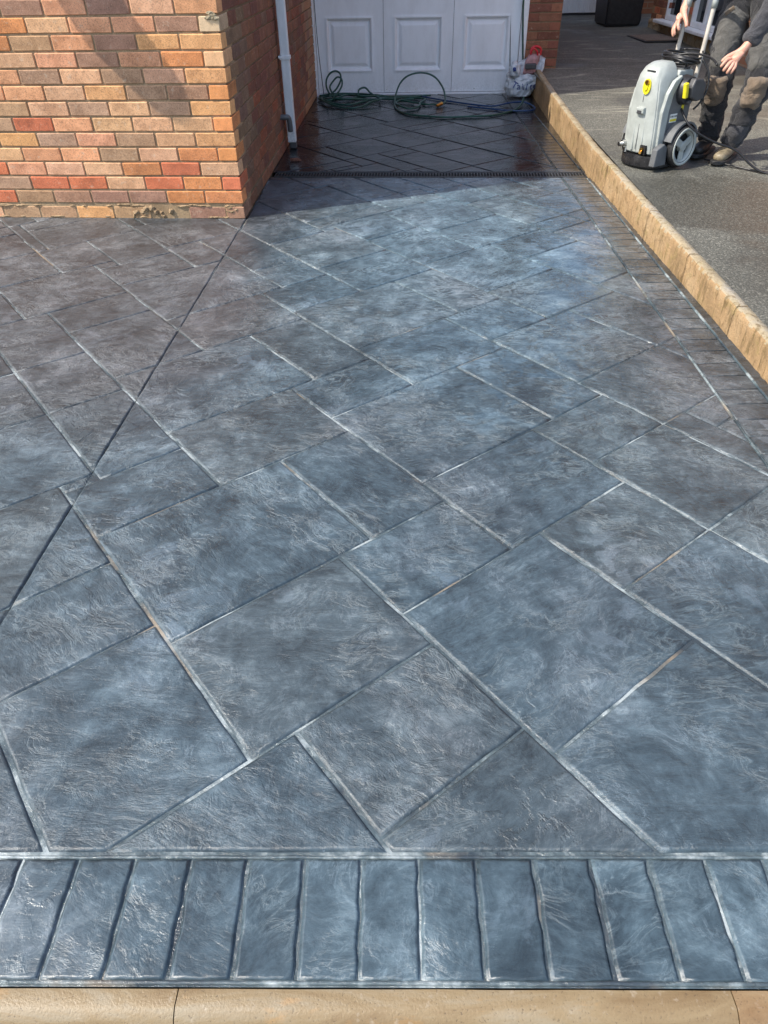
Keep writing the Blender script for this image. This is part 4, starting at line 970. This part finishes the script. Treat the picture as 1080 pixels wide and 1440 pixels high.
# pack with a red handle sticking out of the bag
pk=empty('red_handled_pack',(1.375,8.17,.22),label='clear pink pack with a red carrying handle sticking up out of the white bag',cat='pack')
bm=bmesh.new(); abox(bm,(0,0,.06),(.12,.05,.17),bev=.02,seg=3)
bmesh.ops.subdivide_edges(bm,edges=list(bm.edges),cuts=2,use_grid_fill=True)
for v in bm.verts: v.co+=Vector((noise.noise(v.co*18)*.016,noise.noise(v.co*15+Vector((3,3,3)))*.012,0)); v.co.x+=.25*(v.co.z-.05)
fromb('pack_body',bm,'pack',pk,True)
tube('red_handle',[(-.01,0,.13),(-.015,0,.175),(.01,0,.20),(.055,0,.20),(.082,0,.175),(.078,0,.13)],.011,'redp',pk)
tube('red_handle',[(-.02,-.02,.14),(.0,-.03,.19),(.04,-.03,.165),(.05,-.02,.13)],.009,'redp',pk)
bm=bmesh.new(); abox(bm,(-.01,-.05,.045),(.11,.03,.05),bev=.01,seg=2); fromb('dark_strap',bm,'greydark',pk)

# ---------------------------------------------------------------- pressure washer
WZ=ngz(4.8)+.006
PWx,PWy=1.605,4.80
pw=empty('pressure_washer',(PWx,PWy,WZ),rz=math.atan2(-.57,-.82),label='grey upright pressure washer with black cable coiled on top standing on the tarmac',cat='pressure washer')
# local x = front, y = away to the camera's left is negative ; +y is the switch side (camera right)
def w_(o): return o
YS=1
# base tray : rounded bumper
bm=bmesh.new(); pl=[]
for a in range(0,181,15):
    t=R(a-90); pl.append((.07+.10*math.cos(t),.145*math.sin(t)))
pl+=[(-.10,.145),(-.10,-.145)]
prism(bm,pl,.0,.065); bmesh.ops.bevel(bm,geom=list(bm.edges),offset=.008,segments=2,affect='EDGES',clamp_overlap=True)
flatshade_auto(fromb('base_tray',bm,'black_wet',pw))
# dark motor body
extr('motor_housing',[(.10,.05),(.105,.30),(.07,.42),(-.03,.475),(-.12,.46),(-.13,.20),(-.12,.05)],'y',-.11,.118,'greymid',pw,bev=.018,seg=3)
extr('lower_skirt',[(.06,.055),(.075,.20),(-.02,.215),(-.06,.19),(-.115,.11),(-.115,.055)],'y',-.118,.128,'greydark',pw,bev=.012)
# pale front cover : tall shield wrapping the front
def cover():
    bm=bmesh.new(); secs=[(.075,.150,.116),(.12,.156,.118),(.20,.160,.115),(.28,.164,.111),(.36,.168,.104),(.43,.170,.094),(.48,.164,.083),(.515,.146,.068),(.540,.105,.046)]
    rings=[]
    for z,xf,hw in secs:
        back=.02 if z<.45 else .015
        pr=[(back,-hw),(xf-.045,-hw),(xf-.012,-hw*.86),(xf,-hw*.60),(xf+.004,0),(xf,hw*.60),(xf-.012,hw*.86),(xf-.045,hw),(back,hw)]
        rings.append([bm.verts.new((x,y,z)) for x,y in pr])
    for A,B in zip(rings[:-1],rings[1:]):
        n=len(A)
        for k in range(n): bm.faces.new((A[k],A[(k+1)%n],B[(k+1)%n],B[k]))
    bm.faces.new(rings[-1]); bm.faces.new(list(reversed(rings[0])))
    bmesh.ops.recalc_face_normals(bm,faces=bm.faces)
    bmesh.ops.bevel(bm,geom=[e for e in bm.edges if e.calc_face_angle(0)>R(35)],offset=.006,segments=2,affect='EDGES',clamp_overlap=True)
    return fromb('front_cover',bm,'greylight',pw)
cv_=flatshade_auto(cover(),38)
# side shoulder : slanting light flange from the top to the waist on both sides
for s in (-1,1):
    extr('side_flange',[(.12,.08),(.135,.30),(.115,.395),(.075,.455),(.02,.480),(.015,.470),(.065,.385),(.078,.30),(.070,.08)],'y',s*.112-.012,s*.112+.012,'greylight',pw,bev=.005)
extr('ribbed_top',[(.02,.47),(.01,.50),(-.11,.495),(-.12,.46)],'y',-.085,.095,'greylight',pw,bev=.008)
bm=bmesh.new()
for i in range(7): abox(bm,(-.01-.015*i,.02,.503-.0004*i),(.004,.13,.010))
fromb('top_rib',bm,'greymid',pw)
# front details
bm=bmesh.new(); acyl(bm,(.1755,.012,.425),(1,0,0),.026,.026,.010,24); acyl(bm,(.180,.012,.425),(1,0,0),.014,.012,.014,20)
for v in bm.verts: v.co.z=.425+(v.co.z-.425)*1.5
flatshade_auto(fromb('yellow_dial',bm,'yellow',pw))
bm=bmesh.new(); acyl(bm,(.186,.016,.448),(1,0,0),.012,.012,.012,16); flatshade_auto(fromb('dial_shaft',bm,'brass',pw))
box('top_slot',(.158,.010,.500),(.010,.055,.006),'void',pw,rot=Matrix.Rotation(R(-20),3,'Y'))
extr('nozzle_recess',[(.160,.325),(.190,.318),(.188,.290),(.160,.275)],'y',-.028,.028,'greylight',pw,bev=.005)
box('recess_shadow',(.187,.0,.297),(.006,.036,.020),'greydark',pw,bev=.003)
box('cover_seam',(.1722,.0,.375),(.003,.003,.055),'greydark',pw); box('cover_seam',(.1640,.0,.19),(.003,.003,.19),'greymid',pw)
box('lower_rib',(.161,-.032,.17),(.008,.014,.17),'greylight',pw,bev=.004); box('lower_rib',(.161,.034,.17),(.008,.014,.17),'greylight',pw,bev=.004)
box('outlet_recess',(.150,.055,.100),(.030,.044,.050),'void',pw)
bm=bmesh.new(); acyl(bm,(.165,.055,.102),(1,0,0),.013,.011,.03,16); acyl(bm,(.172,.055,.090),(1,.2,0),.009,.009,.03,12); flatshade_auto(fromb('brass_outlet',bm,'brass',pw))
bm=bmesh.new(); acyl(bm,(.150,-.090,.115),(1,-.3,0),.020,.017,.05,18); acyl(bm,(.165,-.100,.110),(1,-.3,0),.013,.013,.05,14); acyl(bm,(.14,-.085,.09),(0,0,1),.010,.010,.05,12); flatshade_auto(fromb('water_inlet',bm,'steel',pw))
# front right corner fender of clear grey plastic
extr('corner_fender',[(.165,.02),(.160,.115),(.10,.14),(.07,.12),(.055,.02)],'y',.120,.160,'greymid',pw,bev=.006)
# wheels
for s in (-1,1):
    wh=empty('wheel',(-.045,s*.170,.112)); wh.parent=pw
    m4=Matrix.Rotation(-s*math.pi/2,4,'X')
    bm=bmesh.new(); lathe(bm,[(.080,-.024),(.098,-.026),(.108,-.020),(.112,-.010),(.112,.010),(.108,.020),(.100,.024),(.086,.022),(.080,.010),(.080,-.010),(.080,-.024)],m4,40); fromb('tyre',bm,'rubber' if s<0 else 'rubber',wh,True)
    bm=bmesh.new(); lathe(bm,[(.082,-.02),(.0835,.018),(.090,.026),(.101,.0275),(.103,.022),(.076,.016),(.072,-.02)],m4,40)
    fromb('rim',bm,'alu' if False else 'greylight',wh,True)
    bm=bmesh.new(); lathe(bm,[(.0001,.020),(.022,.020),(.028,.014),(.028,-.01)],m4,24)
    for k in range(3):
        a=R(90+120*k); v=abox(bm,(.048*math.cos(a),.048*math.sin(a),.008),(.058,.040,.012),rot=Matrix.Rotation(a,3,'Z'),bev=.004)
        bmesh.ops.transform(bm,matrix=m4,verts=list({x for x in v}))
    o=fromb('hub',bm,'greylight',wh); flatshade_auto(o)
    bm=bmesh.new(); lathe(bm,[(.0001,-.012),(.078,-.012)],m4,32); fromb('wheel_back',bm,'void',wh)
    # arch over the wheel
    bm=bmesh.new(); rg_=[]
    for k in range(15):
        a=R(15+150*k/14); c_,s_=math.cos(a),math.sin(a)
        rg_.append([bm.verts.new((-.045+c_*rr_,y,.115+s_*rr_)) for rr_,y in ((.120,s*.118),(.120,s*.182),(.131,s*.182),(.131,s*.118))])
    for A,B in zip(rg_[:-1],rg_[1:]):
        for k in range(4): bm.faces.new((A[k],A[(k+1)%4],B[(k+1)%4],B[k]))
    bm.faces.new(rg_[0]); bm.faces.new(list(reversed(rg_[-1])))
    bmesh.ops.recalc_face_normals(bm,faces=bm.faces); flatshade_auto(fromb('wheel_arch',bm,'greymid',pw))
# switch housing with yellow lever
bm=bmesh.new(); acyl(bm,(-.035,.130,.400),(0,1,0),.078,.070,.05,22); flatshade_auto(fromb('switch_housing',bm,'black',pw))
extr('switch_grip',[(.0,.425),(-.02,.465),(-.09,.46),(-.13,.43),(-.125,.355),(-.07,.345),(-.01,.37)],'y',.14,.190,'greydark',pw,bev=.010,seg=3)
box('yellow_lever',(.027,.168,.408),(.026,.024,.078),'yellow',pw,bev=.004,rot=Matrix.Rotation(R(12),3,'Y'))
bm=bmesh.new(); acyl(bm,(-.03,.165,.345),(0,1,0),.012,.010,.02,14); fromb('cable_gland',bm,'greydark',pw)
# label
lb=box('maker_label',(.022,.1195,.262),(.062,.003,.044),'paper',pw)
box('label_band',(.022,.1212,.252),(.058,.0012,.012),'yellow',pw)
m4=Matrix.Translation((.022,.1215,.271))@Matrix.Rotation(math.pi,4,'Z')@Matrix.Rotation(math.pi/2,4,'X')
textmesh('label_text','K\u00c4RCHER',.0135,m4,'ink',pw,.0005)
box('yellow_sticker',(-.045,.1195,.318),(.020,.003,.045),'yellow',pw)
# handle
for s in (-1,1):
    T('handle_tube',[(-.145,s*.085,.36),(-.16,s*.085,.52),(-.175,s*.085,.74),(-.18,s*.085,.80)],.0125,'alu',pw,off=False,sub=3,seg=14)
    T('handle_sleeve',[(-.178,s*.085,.78),(-.185,s*.085,.90),(-.19,s*.08,.945)],.0165,'greylight',pw,off=False,sub=3,seg=14)
T('handle_bar',[(-.19,-.085,.93),(-.20,-.07,.965),(-.205,0,.975),(-.20,.07,.965),(-.19,.085,.93)],.0165,'greydark',pw,off=False)
# coiled mains cable round the handle base
pts=[]; rc=random.Random(2)
for k in range(5*16+1):
    a=2*math.pi*k/16; t=k/80
    pts.append((-.085+(.085+.010*math.sin(k*.37))*math.cos(a)-.01*t,.005+(.108+.008*math.cos(k*.53))*math.sin(a),.515+.052*t+.010*math.sin(a*1.0+k*.05)+.010*math.cos(a)))
T('coiled_cable',pts,.0062,'cable',pw,off=False,sub=2)
pts=[(-.12,.02,.50),(-.02,.10,.53),(.0,.03,.55),(-.05,-.10,.55),(-.16,-.10,.57),(-.19,.02,.58),(-.14,.12,.575)]
T('coiled_cable',pts,.0062,'cable',pw,off=False)
T('coiled_cable',[(-.02,-.03,.555),(-.05,.08,.575),(-.05,.17,.575),(-.02,.26,.565),(.03,.33,.548)],.0062,'cable',pw,off=False)
T('loop_cable',[(-.15,.11,.54),(-.165,.155,.48),(-.16,.175,.40),(-.125,.17,.33),(-.10,.155,.30)],.006,'cable',pw,off=False)
# the lead running off to the right over the boot
tube('mains_lead',[(1.700,4.74,.47),(1.715,4.70,.43),(1.745,4.66,.385),(1.80,4.64,.345),(1.87,4.64,.31),(1.95,4.63,.282),(2.02,4.62,.262),(2.07,4.60,.235),(2.13,4.57,.185),(2.20,4.53,.150),(2.30,4.47,.147),(2.45,4.40,.146),(2.7,4.3,.145)],.0065,'cable',None,label='black lead running down from the pressure washer and over the boot to the right',cat='cable')
tube('trailing_lead',[(1.95,4.82,.160),(2.08,4.66,.155),(2.18,4.56,.150),(2.27,4.50,.152),(2.45,4.36,.146),(2.7,4.22,.142)],.0055,'cable',None,label='second black lead trailing on the tarmac beside the boot',cat='cable')

# ---------------------------------------------------------------- the person
PZ=ngz(4.95)+.006
man=empty('person',(2.08,4.98,PZ),label='person in dark fleece and work trousers with tan kneepads bending over the pressure washer',cat='person')
MO=Vector(man.location)
def skinmesh(name,J,E,m,par,sub=2,root=0,smooth=True,noise_amp=0,noise_sc=8,off=MO,seed=0,seam=None,**k):
    me=bpy.data.meshes.new(name); me.from_pydata([tuple(Vector(j[0])-off) for j in J],E,[]); me.update()
    o=bpy.data.objects.new(name,me); COL.objects.link(o)
    sk=o.modifiers.new('s','SKIN'); sk.use_smooth_shade=True; sk.branch_smoothing=.6
    for i,j in enumerate(J):
        r=j[1]; r=(r,r) if not isinstance(r,tuple) else r
        me.skin_vertices[0].data[i].radius=r; me.skin_vertices[0].data[i].use_root=(i==root)
    ss=o.modifiers.new('b','SUBSURF'); ss.levels=sub; ss.render_levels=sub
    dg=bpy.context.evaluated_depsgraph_get(); dg.update()
    nm=bpy.data.meshes.new_from_object(o.evaluated_get(dg)); bpy.data.objects.remove(o); nm.name=name
    if noise_amp:
        nm.update(); ns=[v.normal.copy() for v in nm.vertices]
        for v,nn in zip(nm.vertices,ns):
            q=v.co*noise_sc; q=Vector((q.x,q.y,q.z*1.7))+Vector((seed,0,0))
            f=noise.noise(q)+.5*noise.noise(q*2.3)+.9*(abs(noise.noise(q*1.4+Vector((5,5,5))))*-1+.25)
            v.co+=nn*noise_amp*f
    nm.materials.clear(); return link(name,nm,m,par,smooth,**k)
f_=Vector((-.62,-.78,0)); l_=Vector((.78,-.62,0)); up=Vector((0,0,1))
g0=PZ
pel=Vector((2.13,5.12,1.00))
hipR=pel-l_*.085+Vector((0,0,-.03)); hipL=pel+l_*.095+Vector((0,0,-.03))
knR=Vector((1.975,4.95,.565)); knL=Vector((2.150,4.78,.575))
anR=Vector((2.03,5.03,.235)); anL=Vector((2.118,4.88,.235))
chest=pel+f_*.25+up*.30; neck=pel+f_*.34+up*.43; head=neck+f_*.10+up*.09; crown=neck+f_*.14+up*.20
shR=chest-l_*.17+up*.06+f_*.02; shL=chest+l_*.17+up*.06+f_*.02
waist=pel+f_*.06+up*.12
elR=Vector((1.80,5.06,1.13)); wrR=Vector((1.683,4.98,.915))
elL=Vector((2.055,4.57,1.05)); wrL=Vector((1.893,4.50,.770))
def lerp(a,b,t): return a+(b-a)*t
# body : one continuous figure
J=[(pel,(.13,.10)),(waist,(.13,.10)),(chest,(.15,.11)),(neck,.055),(head,(.075,.085)),(crown,(.065,.075)),
   (shR,.062),(elR,.042),(lerp(elR,wrR,.9),.028),(shL,.062),(elL,.042),(lerp(elL,wrL,.9),.028),
   (hipR,.085),(knR,.055),(anR,.038),(anR+f_*.04-up*.04,.024),(anR+f_*.13-up*.05,.018),
   (hipL,.085),(knL,.055),(anL,.038),(anL+f_*.04-up*.04,.024),(anL+f_*.13-up*.05,.018)]
E=[(0,1),(1,2),(2,3),(3,4),(4,5),(2,6),(6,7),(7,8),(2,9),(9,10),(10,11),(0,12),(12,13),(13,14),(14,15),(15,16),(0,17),(17,18),(18,19),(19,20),(20,21)]
nB=len(J)
# left hand (towards the camera): back of the hand turned to the camera, fingers curled down to the lead
def hand(J,E,wi,wr,palm,kn,tips,bend,thumb,r=.0088):
    a=len(J); J.append((wr,(.026,.020))); E.append((wi,a))
    b=len(J); J.append((palm,(.037,.020))); E.append((a,b))
    for i,(k,t) in enumerate(zip(kn,tips)):
        k=Vector(k);t=Vector(t); m1=lerp(k,t,.45)+bend; m2=lerp(k,t,.78)+bend*.7
        base=lerp(palm,k,.55)
        q=len(J); s=(.95,1.05,1.0,.85)[i]
        J.append((base,.0105)); E.append((b,q))
        J.append((k,.0108*s)); E.append((q,q+1)); J.append((m1,r*1.02*s)); E.append((q+1,q+2)); J.append((m2,r*.95*s)); E.append((q+2,q+3)); J.append((t,r*.82*s)); E.append((q+3,q+4))
    q=len(J); th=[Vector(x) for x in thumb]
    J.append((th[0],.014)); E.append((a,q)); J.append((th[1],.0115)); E.append((q,q+1)); J.append((th[2],.0095)); E.append((q+1,q+2))
palmL=Vector((1.846,4.478,.738))
hand(J,E,11,wrL,palmL,[(1.800,4.472,.730),(1.812,4.460,.714),(1.827,4.452,.703),(1.844,4.450,.697)],[(1.772,4.468,.694),(1.786,4.455,.676),(1.805,4.448,.666),(1.826,4.448,.665)],Vector((-.004,-.012,.004)),[(1.845,4.505,.752),(1.808,4.500,.738),(1.778,4.488,.716)])
palmR=Vector((1.662,4.955,.872))
hand(J,E,8,wrR,palmR,[(1.652,4.925,.868),(1.641,4.935,.852),(1.640,4.952,.842),(1.652,4.968,.836)],[(1.656,4.895,.822),(1.640,4.905,.800),(1.640,4.925,.790),(1.652,4.948,.794)],Vector((-.010,-.006,.002)),[(1.680,4.925,.888),(1.688,4.900,.862),(1.690,4.890,.838)])
body=skinmesh('body',J,E,'skin',man,2)
# face details and hair
hm=Matrix.Translation(head+up*.04-MO)
bm=bmesh.new(); r=bmesh.ops.create_icosphere(bm,subdivisions=3,radius=.098)
hd=(f_*.6-up*.55).normalized()
for v in list(bm.verts):
    pass
dl=[v for v in bm.verts if v.co.normalized().dot(hd)>.25]
bmesh.ops.delete(bm,geom=dl,context='VERTS')
for v in bm.verts: v.co*=1+.08*noise.noise(v.co*30)
bmesh.ops.transform(bm,matrix=Matrix.Translation(lerp(head,crown,.55)-MO),verts=bm.verts); fromb('hair',bm,'hair',man,True)
fc=lerp(head,crown,.35)
bm=bmesh.new()
lump(bm,fc+hd*.088-MO,(.012,.012,.02),1,2); lump(bm,fc+l_*.078-MO,(.008,.014,.026),2,2); lump(bm,fc-l_*.078-MO,(.008,.014,.026),3,2)
fromb('nose_and_ears',bm,'skin',man,True)
bm=bmesh.new()
for s in (-1,1): lump(bm,fc+hd*.076+l_*s*.03+(up*.6+f_*.4)*.028-MO,(.011,.011,.008),s+7,2)
fromb('eyes',bm,'paper',man,True)
# trousers
def leg(hip,kn,an,s):
    sh=lerp(kn,an,.35)+f_*.012; sh2=lerp(kn,an,.72)+f_*.008
    return [(hip,(.105,.112)),(lerp(hip,kn,.35)+f_*.018,(.098,.104)),(lerp(hip,kn,.72)+f_*.014,(.083,.088)),(kn+f_*.008,(.079,.080)),(sh,(.073,.077)),(sh2,(.071,.073)),(lerp(kn,an,.95)+f_*.01,(.069,.071)),(an-up*.02+f_*.012,(.062,.064))]
J=[(pel,(.155,.125)),(pel+up*.09+f_*.04,(.155,.12))]; E=[(0,1)]
for hip,kn,an,s in ((hipR,knR,anR,-1),(hipL,knL,anL,1)):
    b=len(J); L_=leg(hip,kn,an,s); J+=L_; E+=[(0,b)]+[(b+i,b+i+1) for i in range(len(L_)-1)]
skinmesh('trousers',J,E,'trouser',man,3,noise_amp=.017,noise_sc=13)
# washed grey front panels on the thighs and shins, tan kneepads
def patch(name,pts,m,w,th,seed,amp=.007):
    J=[(Vector(p),r) for p,r in pts]; return skinmesh(name,J,[(i,i+1) for i in range(len(J)-1)],m,man,3,noise_amp=amp,noise_sc=14,seed=seed)
for nm,hip,kn,an,sd_ in (('R',hipR,knR,anR,1),('L',hipL,knL,anL,2)):
    t=lerp(hip,kn,.15); fo=f_*.030+Vector((-.006,-.016,0))
    patch('thigh_panel',[(lerp(hip,kn,.12)+fo,(.092,.090)),(lerp(hip,kn,.45)+fo,(.086,.085)),(lerp(hip,kn,.80)+fo,(.074,.070)),(lerp(hip,kn,.90)+fo,(.064,.06))],'trouser_grey',1,1,sd_)
    k2=f_*.034+Vector((-.004,-.012,0))
    patch('kneepad',[(kn+k2+up*.035,(.060,.060)),(kn+k2+up*.01,(.066,.064)),(lerp(kn,an,.22)+k2*1.0,(.066,.062)),(lerp(kn,an,.40)+k2*.9,(.056,.056))],'kneepad',1,1,sd_+4,.010)
patch('shin_panel',[(lerp(knL,anL,.55)+f_*.03+Vector((0,-.012,0)),(.058,.060)),(lerp(knL,anL,.8)+f_*.028+Vector((0,-.01,0)),(.062,.062)),(anL-up*.01+f_*.022,(.054,.056))],'fleece',1,1,12)
# tool loop tag on the thigh
q=lerp(hipR,knR,.16)+f_*.10+Vector((-.02,-.035,.0)); box('fabric_tag',q-MO,(.055,.012,.020),'kneepad',man,bev=.003,rot=Matrix.Rotation(R(-38),3,'Y'))
# jacket
J=[(pel+up*.10+f_*.03,(.165,.135)),(waist+up*.06+f_*.03,(.165,.14)),(chest,(.175,.145)),(lerp(chest,neck,.75),(.09,.085)),
   (shR,.082),(lerp(shR,elR,.5),.066),(elR,.060),(lerp(elR,wrR,.5),.052),(lerp(elR,wrR,.86),.043),
   (shL,.082),(lerp(shL,elL,.5),.068),(elL,.062),(lerp(elL,wrL,.45),.057),(lerp(elL,wrL,.80),.048),(lerp(elL,wrL,.93),.042)]
E=[(0,1),(1,2),(2,3),(2,4),(4,5),(5,6),(6,7),(7,8),(2,9),(9,10),(10,11),(11,12),(12,13),(13,14)]
skinmesh('fleece_jacket',J,E,'fleece',man,3,noise_amp=.009,noise_sc=12,seed=9)
# boots
def boot(an,name,m,g):
    ft=Vector((an.x,an.y,g))
    heel=ft-f_*.055
    J=[(an+up*.03,(.050,.052)),(ft+up*.065-f_*.01,(.048,.050)),(heel+up*.035,(.040,.034)),(ft+up*.045+f_*.07,(.046,.040)),(ft+up*.038+f_*.145,(.048,.033)),(ft+up*.034+f_*.205,(.040,.030))]
    b=skinmesh('boot',J,[(0,1),(1,2),(1,3),(3,4),(4,5)],m,man,2,noise_amp=.003,noise_sc=20)
    bm=bmesh.new(); side=Vector((-f_.y,f_.x,0)); pl=[]
    for t,w in ((-.095,.022),(-.08,.036),(-.03,.040),(.05,.040),(.12,.050),(.18,.048),(.222,.032),(.236,.012)): pl.append((t,w))
    poly=[(ft+f_*t+side*w-MO) for t,w in pl]+[(ft+f_*t-side*w-MO) for t,w in reversed(pl)]
    poly=[(p.x,p.y) for p in poly]
    if area(poly)<0: poly.reverse()
    prism(bm,poly,g-MO.z,g-MO.z+.022); bmesh.ops.bevel(bm,geom=list(bm.edges),offset=.004,segments=1,affect='EDGES',clamp_overlap=True); fromb('sole',bm,'rubber',b)
    for k in range(4):
        c=ft+f_*(.045+.022*k)+up*(.092-.010*k)-MO; p0=c-side*.022; p1=c+side*.022
        T('lace',[p0,c+up*.007,p1],.0028,'kneepad',b,off=False,sub=3,seg=6)
    return b
boot(anL,'boot','bootm',ngz(4.8)+.006); boot(anR,'boot','boot_black',ngz(5.1)+.006)
